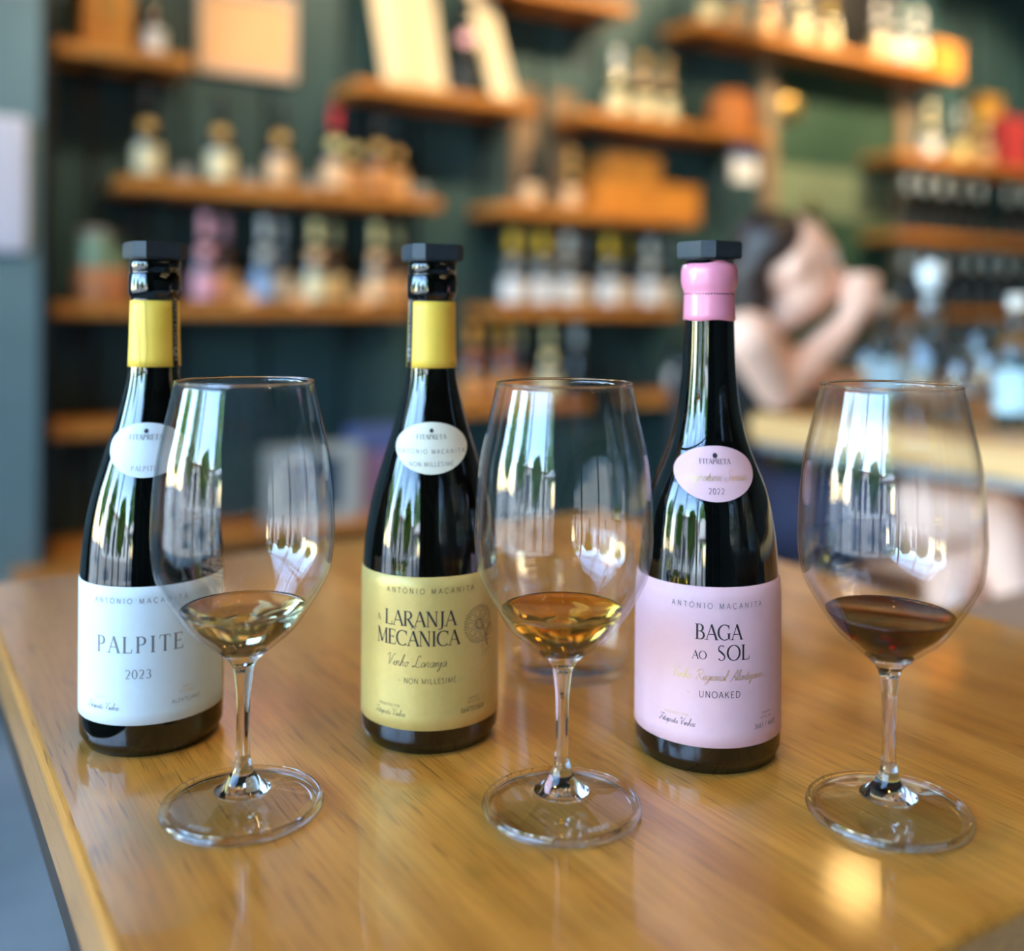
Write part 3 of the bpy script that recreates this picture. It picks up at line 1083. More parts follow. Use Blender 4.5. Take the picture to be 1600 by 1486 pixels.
# pink label bottle
b3, l3, rad3 = big_bottle(1104, 1168, 0.612, 'dark wine bottle with pink wax neck and pink label reading BAGA AO SOL', PROF_B, M_bottle, 8.5, (.0158, .1052, (96, 80), M_paperp), 'wax')
V, Fc = lathe([(rad3(.2535) - .0002, .2535), (rad3(.2535) + .0009, .2538), (.0153, .257), (.0151, .265), (.0150, .2695), (.0153, .2712), (.0162, .2732), (.0168, .277), (.0168, .2830), (.0160, .2862), (.0138, .2880), (.0108, .28875)], 56)
bm = bmesh.new()
vs = [bm.verts.new(v) for v in V]
for f in Fc:
    bm.faces.new([vs[i] for i in f])
for v in bm.verts:                                  # the dipped wax is uneven at both rims
    a = math.atan2(v.co.x, -v.co.y)
    if v.co.z > .2868:
        v.co.z += .0006 * math.sin(a * 2 + .6) + .0003 * math.sin(a * 5)
    if v.co.z < .2545:
        v.co.z += .0004 * math.sin(a * 4 + 1)
bm_obj('wax_seal', bm, M_wax, b3, True)
put(l3, rad3, 'ANTÓNIO MAÇANITA', .0030, .0935, M_inkg, 'sans', .38)
put(l3, rad3, 'BAGA', .0086, .0762, M_ink, 'serif', -.03, .0005)
put(l3, rad3, 'AO', .0046, .0652, M_ink, 'serif', .02, -.0105)
put(l3, rad3, 'SOL', .0086, .0648, M_ink, 'serif', .02, .0090)
put(l3, rad3, 'Vinho Regional Alentejano', .0062, .0535, M_goldink, 'hand', -.02, .0)
put(l3, rad3, 'UNOAKED', .0036, .0440, M_ink, 'sans', .12, .001)
put(l3, rad3, '-', .0050, .0440, M_goldink, 'sans', .0, -.0165)
put(l3, rad3, '-', .0050, .0440, M_goldink, 'sans', .0, .0185)
put(l3, rad3, 'PRODUZIDO POR', .0014, .0322, M_goldink, 'sans', .05, -.0240)
put(l3, rad3, 'Fitapreta Vinhos', .0042, .0270, M_ink, 'hand', -.02, -.0240)
put(l3, rad3, 'GARRAFA', .0013, .0325, M_inkb, 'sans', .05, .0310)
put(l3, rad3, 'BOTTLE Nº', .0013, .0300, M_inkb, 'sans', .05, .0310)
put(l3, rad3, '3661 / 4685', .0028, .0250, M_ink, 'sans', .04, .0310)
W, Fc = oval_patch(.0228, .0152, .1665, rad3)
o3 = obj('shoulder_label', W, Fc, M_paperp, b3, True)
print_oval('emblem', dot_strokes(.0014), M_ink, o3, rad3, .1665, .0098)
print_oval('lettering', text_strokes('FITAPRETA', .0028, 'serif', .02), M_ink, o3, rad3, .1665, .0052)
print_oval('lettering', text_strokes('Signature Series', .0062, 'hand', .0), M_goldink, o3, rad3, .1665, -.0040)
print_oval('lettering', text_strokes('2022', .0032, 'sans', .10), M_ink, o3, rad3, .1665, -.0110)

stopper(b1.location, math.radians(36), 'black rubber cap stopper in the white-labelled bottle')
stopper(b2.location, math.radians(24), 'black rubber cap stopper in the gold-labelled bottle')
stopper(b3.location, math.radians(-58), 'black rubber cap stopper in the pink-waxed bottle', 0.0, 0.2890)

# ------------------------------------------------------------------ the wine glasses
M_crystal = glassy('clear solid glass', (1, 1, 1), 1.48)
M_thin = thin_glass('clear blown glass', ior=1.58)
M_etch = pm('etched mark', (225, 228, 230), 0.6, var=0.05)
OUT = [(.0050, .0705), (.0058, .0735), (.0082, .0772), (.0125, .0812), (.0185, .0862), (.0266, .0932), (.0348, .1050), (.0410, .1156), (.0447, .1252), (.0463, .1400), (.0462, .1480), (.0455, .1637), (.0435, .1830),
       (.0393, .2019), (.0352, .2208)]
INN = [(.0000, .0780), (.0040, .0785), (.0070, .0803), (.0118, .0838), (.0172, .0883), (.0252, .0952), (.0334, .1066), (.0397, .1165), (.0435, .1258), (.0452, .1400), (.0451, .1480), (.0445, .1637), (.0426, .1830), (.0385, .2019), (.0345, .2206)]
STEM = [(.0049, .0705), (.0044, .066), (.0037, .060), (.0034, .050), (.0033, .040), (.0034, .032), (.0039, .0255)]
FOOT = [(.0039, .0255), (.0044, .0235), (.0048, .0215), (.0062, .0180), (.0090, .0138), (.0125, .0108), (.018, .0082), (.026, .0060), (.034, .0046), (.0380, .0036), (.0380, .0010), (.034, .0010), (.020, .0022), (.0, .0030)]
WINE_Z = .1040


def wine_glass(px, py, label, wine_mat, wine_name, wine_label, etch_deg, level=WINE_Z):
    p = on_table(px, py)
    g = thing('wine_glass', label, 'wine glass', (p.x, p.y, T + 0.0002), 0, 'wine glasses on the oak table')
    inner = spline(INN, 6)[::-1]
    prof = spline(OUT, 6) + inner
    V, Fc = lathe(prof, 96)
    obj('bowl', V, Fc, M_thin, g, True)
    V, Fc = lathe([(0, .0094), (.0138, .0094), (.0144, .0098)] + [(r, z) for r, z in spline(FOOT[:5] + [(.0122, .0112), (.0144, .0100)], 5)[::-1]][1:] + spline(STEM, 5)[::-1][1:] + [(.0056, .0735), (.0079, .0772), (.0120, .0811), (.0097, .0812), (.0079, .0801), (.0049, .0782), (.0025, .0776), (0, .0775)], 64)
    obj('stem', V, Fc, M_crystal, g, True)
    ft = [(0, .0090), (.0136, .0091), (.0150, .0091)] + FOOT[6:]
    V, Fc = lathe(ft[::-1], 96)
    f = obj('foot', V, Fc, M_thin, g, True)
    rg = [(.0396 + .0019 * math.cos(a), .0024 + .0021 * math.sin(a)) for a in [2 * PI * k / 10 for k in range(10)]]
    V, Fc = lathe(rg + rg[:1], 96)
    obj('foot_rim', V, Fc, M_crystal, g, True)
    rg = [(.03485 + .00055 * math.cos(a), .2212 + .0006 * math.sin(a)) for a in [2 * PI * k / 8 for k in range(8)]]
    V, Fc = lathe(rg + rg[:1], 96)
    obj('rim', V, Fc, M_crystal, g, True)
    st = text_strokes('RIEDEL', .0028, 'sans', .12)
    Vv, Fv = strips(st, 0.002)
    a0 = math.radians(etch_deg)
    W = []
    for x, y in Vv:
        r = .0340 - y * 0.9
        a = a0 + x / .0345
        r = .0345 + y if False else .0345 + (y - .0014)
        W.append((r * math.sin(-a + 2 * a0) if False else r * math.sin(a), -r * math.cos(a), .0050 - (r - .0345) * .12))
    obj('lettering', W, Fv, M_etch, f)
    # the wine, its skin sunk a hair into the glass so that no air gap shows
    sp = sorted([(z, r) for r, z in spline(INN, 6)])
    pr = [(0, .0779)]
    for z, r in sp:
        if .0783 < z < level - 0.0004:
            pr.append((r + .00025, z - 0.0001))
    rl = interp(sp, level)
    pr += [(rl + .00025, level), (rl - .0009, level - .0004), (rl - .0025, level - .0006), (0, level - .0006)]
    V, Fc = lathe(pr, 96)
    w = obj(wine_name, V, Fc, wine_mat, None, True)
    w.location = g.location
    tag(w, wine_label, 'wine')
    return g


M_ww = glassy('pale white wine', (.93, .86, .50), 1.34)
M_ow = glassy('amber orange wine', (.90, .50, .075), 1.34)
M_rw = glassy('dark red wine', (.10, .0012, .005), 1.34)
wine_glass(379, 1262, 'clear stemmed glass holding pale white wine before the white-labelled bottle', M_ww, 'white_wine', 'pale straw white wine in the bowl of the stemmed glass', 158 - 180)
wine_glass(877.5, 1264, 'clear stemmed glass holding amber wine between gold and pink labels', M_ow, 'orange_wine', 'amber orange wine in the bowl of the stemmed glass', 30)
wine_glass(1388, 1271, 'clear stemmed glass holding dark red wine beyond the pink-labelled bottle', M_rw, 'red_wine', 'dark ruby red wine in the bowl of the stemmed glass', 120)

# clear tumbler behind the middle glass
tp = on_table(888, 1040)
V, Fc = lathe([(0, .0004), (.043, .0004), (.0462, .002), (.0472, .006), (.0476, .05), (.0478, .090), (.0472, .0912), (.0464, .090), (.0462, .05), (.0456, .009), (.043, .006), (0, .006)], 72)
tum = obj('tumbler', V, Fc, M_thin, None, True)
tum.location = (tp.x, tp.y, T + .0002)
tag(tum, 'wide clear empty tumbler standing behind the glass of amber wine', 'tumbler')

# ------------------------------------------------------------------ shelves
LV = {'A': EYE + 1.235, 'B': EYE + .79, 'C': EYE + .40, 'D': EYE + .015, 'E': EYE - .345, 'F': EYE - .72}
SU0 = 3.25


def shelf(px0, px1, lv, label, th=0.042, v_end=None, full=True):
    z = LV[lv]
    v0 = v_at(px0, SU0)
    v1 = v_end if v_end else v_at(px1, SU0)
    s = thing('wall_shelf', label, 'shelf', room((v0 + v1) / 2, SU0, z), ANG, 'oak shelves on the teal wall')
    h = (v1 - v0) / 2
    bevel_box('board', -h, h, 0, BACK - 0.0225 - SU0, -th, 0, M_shelf, s, 0.004, 1)
    for x in (-h + 0.12, h - 0.12):
        V, Fc = boxes([(x - .012, x + .012, 0.02, BACK - 0.0228 - SU0, -th - .012, -th - .0004), (x - .012, x + .012, BACK - 0.035 - SU0, BACK - 0.0228 - SU0, -th - .12, -th - .012)])
        obj('bracket', V, Fc, M_black, s)


shelf(85, 302, 'B', 'short high oak shelf beside the framed sheet, by the teal column')
shelf(556, 843, 'B', 'high oak shelf carrying the leaning cream boards')
shelf(908, 1202, 'B', 'high oak shelf carrying a wicker basket and yellow-labelled bottles')
shelf(182, 690, 'C', 'long oak shelf with gold-ringed bottles, above the eye-level shelf')
shelf(778, 1092, 'C', 'oak shelf carrying the wooden wine cases')
shelf(72, 640, 'D', 'long eye-level oak shelf with pink, silver and yellow capsuled bottles')
shelf(772, 1066, 'D', 'eye-level oak shelf with a row of white-labelled bottles')
shelf(70, 205, 'E', 'short low oak shelf next to the teal column')
shelf(716, 925, 'E', 'low oak shelf with orange-capsuled bottles')
shelf(1012, 1150, 'E', 'small low oak shelf behind the pink-waxed bottle')
shelf(70, 620, 'F', 'lowest long oak shelf near the floor')
shelf(768, 985, 'A', 'topmost oak shelf over the middle of the wall')
shelf(1085, 1500, 'A', 'topmost long oak shelf with brightly lit bottles')
shelf(1402, 0, 'B', 'high oak shelf past the green door', v_end=6.0)
shelf(1402, 0, 'C', 'oak shelf past the green door, second down', v_end=6.0)
shelf(1402, 0, 'D', 'eye-level oak shelf past the green door', v_end=6.0)
shelf(1402, 0, 'E', 'low oak shelf past the green door', v_end=6.0)

# ------------------------------------------------------------------ bottles on the shelves
SP = [(r, z) for z, r in PROF_A]
V, Fc = lathe([(0, .002)] + SP[0:1] + SP[2:] + [(.0155, .264), (.0155, .287), (0, .288)], 20)
ME_BODY = bpy.data.meshes.new('shelf_bottle_body'); ME_BODY.from_pydata(V, [], Fc)
rr = lambda z: interp(PROF_A, z)
V, Fc = lathe([(rr(z) + .0006, z) for z in (.016, .06, .104)], 20)
ME_LABEL = bpy.data.meshes.new('shelf_bottle_label'); ME_LABEL.from_pydata(V, [], Fc)
V, Fc = lathe([(rr(z) + .0008, z) for z in (.215, .235, .262)] + [(.0163, .266), (.0163, .2885), (0, .2895)], 18)
ME_CAPS = bpy.data.meshes.new('shelf_bottle_capsule'); ME_CAPS.from_pydata(V, [], Fc)
W, Fc = oval_patch(.026, .019, .165, rr, 0, 4, 16, 0.0008)
ME_OVAL = bpy.data.meshes.new('shelf_bottle_oval'); ME_OVAL.from_pydata(W, [], Fc)
for me in (ME_BODY, ME_LABEL, ME_CAPS, ME_OVAL):
    for p in me.polygons:
        p.use_smooth = True
    me.materials.append(M_bottle)

COL = {'cream': (246, 232, 186), 'white': (236, 238, 238), 'pink': (238, 176, 190), 'peach': (244, 200, 150), 'gold': (206, 164, 92), 'yellow': (224, 190, 52), 'orange': (214, 146, 30),
       'silver': (190, 200, 200), 'black': (22, 22, 24), 'red': (204, 40, 44), 'amber': (214, 140, 66), 'grey': (150, 154, 152), 'pale': (226, 214, 150), 'dark': (30, 34, 36), 'rust': (176, 96, 52), 'blue': (150, 178, 214)}


def cm(k):
    return pm(k + ' paper', COL[k], 0.5, var=0.05, scale=60)


def child(name, me, parent, mat):
    o = bpy.data.objects.new(name, me)
    C.objects.link(o)
    o.parent = parent
    o.material_slots[0].link = 'OBJECT'
    o.material_slots[0].material = mat
    return o


LASTP = {}


def shelf_bottle(px, lv, capc, labc, ovalc, where, group, du=0.11, s=1.0, glass=None):
    v = v_at(px, SU0 + .1)
    key = (lv,)
    if key in LASTP and 0 < v - LASTP[key][0] < .10:
        du = .165 if LASTP[key][1] < .1 else .06
    elif group and '%s' and du == .11:
        du = .06
    LASTP[key] = (v, du)
    v = v_at(px, SU0 + du)
    p = room(v, SU0 + du, LV[lv] + .0003)
    lab = 'dark wine bottle, %s capsule, %s label, %s' % (capc, labc, where)
    b = thing('shelf_bottle', lab, 'bottle', p, -math.atan2(p.x, p.y), group)
    b.scale = (s, s, s)
    child('body', ME_BODY, b, glass or M_bottle)
    child('label', ME_LABEL, b, cm(labc))
    child('capsule', ME_CAPS, b, cm(capc))
    if ovalc:
        child('shoulder_label', ME_OVAL, b, cm(ovalc))
    return b


g = 'bottles on the long shelf above eye level'
for i, (px, cp, lb, ov) in enumerate([(229, 'black', 'cream', 'gold'), (343, 'black', 'cream', 'gold'), (436, 'black', 'peach', 'gold'), (522, 'red', 'peach', 'pale'), (550, 'black', 'peach', 'pale'),
                                      (590, 'black', 'amber', 'gold'), (618, 'black', 'peach', 'gold')]):
    shelf_bottle(px, 'C', cp, lb, ov, '%s from the column on the long upper shelf' % ords[i], g)
g = 'bottles on the long eye-level shelf'
for i, (px, cp, lb, ov) in enumerate([(320, 'pink', 'pink', 'pink'), (350, 'pink', 'peach', 'rust'), (412, 'silver', 'blue', 'silver'), (438, 'silver', 'white', 'silver'), (492, 'pale', 'cream', 'peach'),
                                      (522, 'pale', 'cream', 'amber'), (588, 'pale', 'peach', 'peach'), (620, 'pale', 'peach', 'amber')]):
    shelf_bottle(px, 'D', cp, lb, ov, '%s from the column on the eye-level shelf' % ords[i], g)
g = 'white-labelled bottles in a row'
for i, (px, cp, lb, ov) in enumerate([(800, 'yellow', 'white', 'grey'), (824, 'yellow', 'white', 'grey'), (848, 'yellow', 'white', 'grey'), (886, 'silver', 'white', 'grey'), (908, 'silver', 'white', 'grey'),
                                      (950, 'yellow', 'white', 'grey'), (976, 'yellow', 'white', 'grey'), (1014, 'silver', 'white', 'silver'), (1040, 'silver', 'white', 'silver')]):
    shelf_bottle(px, 'D', cp, lb, ov, '%s in the row past the gold-labelled bottle' % ords[i], g)
g = 'bottles on the low shelf'
for i, (px, cp, lb, ov) in enumerate([(738, 'orange', 'amber', 'rust'), (764, 'orange', 'peach', 'rust'), (790, 'orange', 'amber', 'rust'), (812, 'pale', 'peach', 'grey'), (858, 'pale', 'cream', 'pale'), (902, 'silver', 'dark', 'dark')]):
    shelf_bottle(px, 'E', cp, lb, ov, '%s on the low shelf between the glasses' % ords[i], g)
shelf_bottle(1056, 'E', 'dark', 'white', None, 'alone on the small low shelf', None, s=.9)
g = 'bottles on the shelf with the basket'
for i, (px, cp, lb, ov) in enumerate([(962, 'white', 'cream', 'pale'), (1003, 'gold', 'cream', 'gold'), (1040, 'gold', 'cream', 'gold')]):
    shelf_bottle(px, 'B', cp, lb, ov, '%s on the shelf with the basket' % ords[i], g, s=.93)
g = 'bottles on the shelf with the wooden cases'
for i, (px, cp, lb, ov) in enumerate([(830, 'dark', 'peach', None), (892, 'gold', 'peach', 'gold')]):
    shelf_bottle(px, 'C', cp, lb, ov, '%s beside the wooden cases' % ords[i], g, s=.8)
g = 'brightly lit bottles on the topmost shelf'
for i, (px, cp, lb, ov) in enumerate([(1106, 'gold', 'cream', 'gold'), (1146, 'white', 'peach', 'blue'), (1196, 'white', 'peach', 'amber'), (1250, 'cream', 'cream', 'cream'), (1292, 'gold', 'cream', 'yellow'), (1370, 'white', 'cream', 'white'), (1402, 'silver', 'white', 'silver'), (1432, 'white', 'cream', 'white')]):
    shelf_bottle(px, 'A', cp, lb, ov, '%s along the topmost shelf' % ords[i], g)
shelf_bottle(237, 'B', 'dark', 'white', None, 'alone on the short high shelf', None, s=.85)
g = 'bottles on the high shelf past the door'
for i, (px, cp, lb, ov) in enumerate([(1452, 'cream', 'white', 'cream'), (1498, 'silver', 'pale', 'grey'), (1536, 'pale', 'peach', 'peach')]):
    shelf_bottle(px, 'B', cp, lb, ov, '%s on the high shelf past the door' % ords[i], g, s=.95)
for lv, rows, gname in (('C', [1418, 1444, 1472, 1500, 1528, 1576, 1604], 'bottles on the second shelf past the door'), ('D', [1416, 1440, 1466, 1492, 1518, 1545, 1572, 1600], 'bottles on the eye-level shelf past the door'),
                        ('E', [1420, 1450, 1480, 1510, 1540, 1570, 1600], 'bottles on the low shelf past the door')):
    for i, px in enumerate(rows):
        shelf_bottle(px, lv, 'silver' if i % 4 != 3 else 'grey', 'dark', None, '%s along the %s' % (ords[i], {'C': 'second shelf past the door', 'D': 'eye-level shelf past the door', 'E': 'low shelf past the door'}[lv]), gname)

# other goods on the shelves
M_case = oak('pine wine case', (214, 140, 52), (186, 114, 38), (230, 160, 74), 0.5, axis=0)


def case(px0, px1, lv, h, label, z_off=0.0, mat=None, du=0.03, d=0.17):
    v0, v1 = v_at(px0, SU0 + du), v_at(px1, SU0 + du)
    c = thing('wooden_case', label, 'case', room((v0 + v1) / 2, SU0 + du, LV[lv] + z_off + .0003), ANG)
    w = (v1 - v0) / 2
    bevel_box('body', -w, w, 0, d, 0, h - .014, mat or M_case, c, .003, 1)
    bevel_box('lid', -w - .004, w + .004, -.004, d, h - .0135, h, mat or M_case, c, .002, 1)
    V, Fc = boxes([(-.02, .02, -.006, -.0002, h * .45, h * .6)])
    obj('clasp', V, Fc, M_brass, c)


case(932, 1092, 'C', .128, 'orange wooden wine case lying on the shelf, the lower of two')
case(950, 1030, 'C', .105, 'small gold-brown wooden case on top of the longer case', .1285, oak('brown wine case', (170, 116, 44), (146, 94, 30), (190, 134, 62), 0.5, axis=0))
case(1456, 1500, 'A', .15, 'small orange wooden case at the end of the topmost shelf')
case(1566, 1610, 'B', .27, 'tall red box on the high shelf past the door', 0, pm('red card', (206, 66, 70), .5), .02, .09)
case(1533, 1563, 'B', .40, 'tall gold box behind the bottles on the high shelf past the door', 0, pm('gold card', (216, 160, 60), .4), .135, .08)
case(128, 205, 'B', .24, 'pale wooden box on the short high shelf', 0, M_case, .05)
# basket
v = v_at(1142, SU0 + .1)
bk = thing('wicker_basket', 'round orange wicker basket on the high shelf', 'basket', room(v, SU0 + .108, LV['B'] + .0003), 0)
prof = []
for k in range(13):
    z = k * .0115
    prof += [(.090 + .014 * math.sin(k / 12 * PI) + .003, z + .002), (.090 + .014 * math.sin(k / 12 * PI) - .002, z + .009)]
V, Fc = lathe([(0, 0)] + prof + [(.082, .135), (.080, .02), (0, .02)], 28)
M_wick = pm('wicker', (206, 122, 56), .7, var=.3, scale=90)
obj('wall', V, Fc, M_wick, bk, True)
V, Fc = lathe([(.093, .1415), (.098, .146), (.093, .152), (.05, .185), (0, .195), (0, .190), (.05, .18), (.086, .147), (.093, .1415)], 28)
obj('lid', V, Fc, M_wick, bk, True)
# white bottle above the basket line, a hanging small sign with blue head
sg = thing('hanging_sign', 'small white card with a blue head hung under the basket shelf', 'sign', room(v_at(1162, SU0 + .06), SU0 + .06, LV['B'] - .043), ANG)
V, Fc = boxes([(-.075, .075, -.002, .002, -.17, -.005)])
obj('card', V, Fc, cm('white'), sg)
V, Fc = boxes([(-.075, .075, -.0035, -.0021, -.07, -.005)])
obj('band', V, Fc, pm('blue print', (70, 100, 176), .5), sg)
V, Fc = boxes([(-.06, -.056, -.001, .001, -.005, 0), (.056, .06, -.001, .001, -.005, 0)])
obj('hook', V, Fc, M_black, sg)
# leaning boards on the cream-board shelf
def board(px0, px1, htop, label, mat, lean_side, du):
    v0, v1 = v_at(px0, SU0 + du), v_at(px1, SU0 + du)
    w = v1 - v0
    o = thing('display_board', label, 'board', room((v0 + v1) / 2, SU0 + du, LV['B'] + .0006), ANG)
    bevel_box('panel', -w / 2, w / 2, 0, .012, 0, htop, mat, o, .002, 1)
    V, Fc = boxes([(-w / 2 + .008, w / 2 - .008, -.0015, -.0002, .01, htop - .01)])
    obj('face', V, Fc, mat, o)
    o.rotation_euler = (math.radians(-8), math.radians(lean_side), ANG)


M_board = pm('cream board', (240, 222, 186), .6, var=.05, scale=12)
board(600, 640, .55, 'narrow cream board leaning on the high shelf, edge of the stack', M_board, -6, .05)
board(630, 698, .60, 'wide cream board leaning on the high shelf', M_board, -5, .085)
board(770, 806, .48, 'narrow cream board leaning beside the dark bottle', M_board, -12, .05)
shelf_bottle(727, 'B', 'dark', 'dark', 'pink', 'between the leaning cream boards', None, s=1.35)
# framed sheet hung on the wall
fv0, fz1 = on_plane_u(312, -30, BACK - .05)
fv1, fz0 = on_plane_u(462, 128, BACK - .05)
fr = thing('framed_sheet', 'framed beige sheet hung on the teal wall beside the short shelf', 'picture', room((fv0 + fv1) / 2, BACK - .024, (fz0 + fz1) / 2), ANG)
w, h = (fv1 - fv0) / 2, (fz1 - fz0) / 2
V, Fc = boxes([(-w, w, -.025, 0, -h, -h + .03), (-w, w, -.025, 0, h - .03, h), (-w, -w + .02, -.025, 0, -h + .03, h - .03), (w - .02, w, -.025, 0, -h + .03, h - .03)])
obj('frame', V, Fc, pm('pale frame', (214, 190, 170), .5), fr)
V, Fc = boxes([(-w + .02, w - .02, -.012, -.006, -h + .03, h - .03)])
obj('sheet', V, Fc, pm('beige sheet', (240, 190, 140), .7, var=.08, scale=5), fr)
# jars on the eye-level shelf near the column
M_greenglass = pm('pale green glass', (140, 176, 156), .15, var=.1)
M_cork = pm('corks', (196, 140, 104), .8, var=.35, scale=60, bump=.4)
for i, px in enumerate((142, 178)):
    p = room(v_at(px, SU0 + .1), SU0 + (.062, .168)[i], LV['D'] + .0003)
    j = thing('storage_jar', 'tall pale green jar half full of corks, %s from the column' % ords[i], 'jar', p, 0, 'jars of corks')
    V, Fc = lathe([(0, 0), (.050, 0), (.052, .006), (.052, .105), (.0, .105)], 22)
    obj('corks', V, Fc, M_cork, j, True)
    V, Fc = lathe([(.0521, .106), (.0521, .17), (.046, .185), (.046, .20), (0, .20)], 22)
    obj('glass', V, Fc, M_greenglass, j, True)
    V, Fc = lathe([(.048, .2002), (.048, .222), (0, .224)], 22)
    obj('lid', V, Fc, cm('grey'), j, True)
# price tags and small tumblers between the bottles
for i, px in enumerate((286, 388, 482, 656)):
    p = room(v_at(px, SU0 + .05), SU0 + .05, LV['C'] + .0003)
    j = thing('price_card', 'small grey price card standing between bottles, %s from the column' % ords[i], 'card', p, ANG, 'price cards on the upper shelf')
    V, Fc = boxes([(-.028, .028, -.001, .001, 0, .048), (-.028, .028, .001, .03, 0, .002)])
    obj('card', V, Fc, cm('grey'), j)
for i, px in enumerate((385, 470, 565)):
    p = room(v_at(px, SU0 + .04), SU0 + .04, LV['D'] + .0003)
    j = thing('price_card', 'small grey price card on the eye-level shelf, %s from the column' % ords[i], 'card', p, ANG, 'price cards on the eye-level shelf')
    V, Fc = boxes([(-.028, .028, -.001, .001, 0, .048), (-.028, .028, .001, .03, 0, .002)])
    obj('card', V, Fc, cm('peach'), j)
# on the lowest shelf: framed blue card and lilac bag
bv0, bv1 = v_at(415, SU0 + .03), v_at(566, SU0 + .03)
bc = thing('framed_card', 'grey-framed dark blue card standing on the lowest shelf', 'picture', room((bv0 + bv1) / 2, SU0 + .03, LV['F'] + .0005), ANG)
w, h = (bv1 - bv0) / 2, .262
fw = .07
V, Fc = boxes([(-w, w, 0, .02, 0, fw * .6), (-w, w, 0, .02, h - fw * .6, h), (-w, -w + fw, 0, .02, fw * .6, h - fw * .6), (w - fw, w, 0, .02, fw * .6, h - fw * .6)])
obj('frame', V, Fc, pm('grey frame', (176, 186, 186), .5), bc)
V, Fc = boxes([(-w + fw, w - fw, .006, .014, fw * .6, h - fw * .6)])
obj('card', V, Fc, pm('dark blue card', (28, 62, 92), .5), bc)
p = room(v_at(592, SU0 + .1), SU0 + .12, LV['F'] + .0003)
bag = thing('gift_bag', 'lilac paper gift bag with blue top beside the framed card', 'bag', p, ANG)
V, Fc = [(-.07, -.05, .0), (.07, -.05, .0), (.07, .05, .0), (-.07, .05, .0), (-.09, -.06, .22), (.09, -.06, .22), (.09, .06, .22), (-.09, .06, .22)], [(0, 3, 2, 1), (0, 1, 5, 4), (1, 2, 6, 5), (2, 3, 7, 6), (3, 0, 4, 7), (4, 5, 6, 7)]
obj('body', V, Fc, pm('lilac paper', (150, 118, 158), .6), bag)
V, Fc = boxes([(-.091, .091, -.061, .061, .2205, .30)])
obj('top', V, Fc, pm('blue tissue', (84, 104, 160), .6), bag)
# wooden box standing on the floor near the column
bx = thing('wooden_crate', 'pale wooden crate on the floor beside the teal column', 'crate', room(v_at(100, 3.0), 3.0, 0), ANG)
bevel_box('body', -.10, .22, 0, .2, 0, .40, M_pale, bx, .004, 1)
bevel_box('lid', -.11, .23, -.01, .21, .4005, .42, M_shelf, bx, .003, 1)

# white screen on the column
sv1, sz1 = on_plane_u(44, 186, COL_U)
_, sz0 = on_plane_u(44, 396, COL_U)
scv = thing('wall_screen', 'white rounded panel fixed to the teal column', 'screen', room(sv1 - .14, COL_U - .0005, (sz0 + sz1) / 2), ANG)
bevel_box('case', -.14, .14, -.022, 0, -(sz1 - sz0) / 2, (sz1 - sz0) / 2, pm('white plastic', (226, 226, 238), .35, var=.02), scv, .010, 3)
V, Fc = boxes([(-.125, .125, -.0235, -.0221, -(sz1 - sz0) / 2 + .02, (sz1 - sz0) / 2 - .02)])
obj('face', V, Fc, pm('white screen face', (222, 222, 238), .2, var=.03, scale=4), scv)

# ------------------------------------------------------------------ bar counter
CT = EYE - .203
CV, CU = 1.51, 1.60
cnt = thing('bar_counter', 'long oak bar counter with orange-brown front behind the glasses', 'counter', (0, 0, 0), ANG)
M_cnt = oak('counter oak', (214, 164, 104), (190, 136, 78), (228, 184, 126), .4, axis=1)
M_front = oak('orange wood front', (168, 98, 30), (140, 78, 22), (186, 114, 42), .5, axis=1)
bevel_box('worktop', CV, CV + .75, -.4, CU, CT - .058, CT, M_cnt, cnt, .004, 2)
bevel_box('edge_rail', CV + .01, CV + .04, -.39, CU - .01, CT - .076, CT - .0585, pm('grey steel rail', (112, 120, 128), .4, metal=.5), cnt, .002, 1)
for k in range(6):
    u0 = -.38 + k * .325
    bevel_box('front_panel', CV + .30, CV + .32, u0 + .004, u0 + .321, .10, CT - .0585, M_front, cnt, .003, 1)
bevel_box('plinth', CV + .34, CV + .72, -.36, CU - .06, 0, .0995, M_black, cnt, .002, 1)
bevel_box('carcass', CV + .3205, CV + .72, -.37, CU - .05, .10, CT - .0585, M_black, cnt, .002, 1)

# glassware on the counter
M_clear = glassy('clear bottle glass', (.93, .98, .98), 1.45)
M_thinbg = thin_glass('clear glassware')
M_blueg = glassy('pale blue glass', (.72, .90, .96), 1.45)


def cpoint(px, D):
    x = (px - CX) / F * D
    return Vector((x, D, CT + .0003))


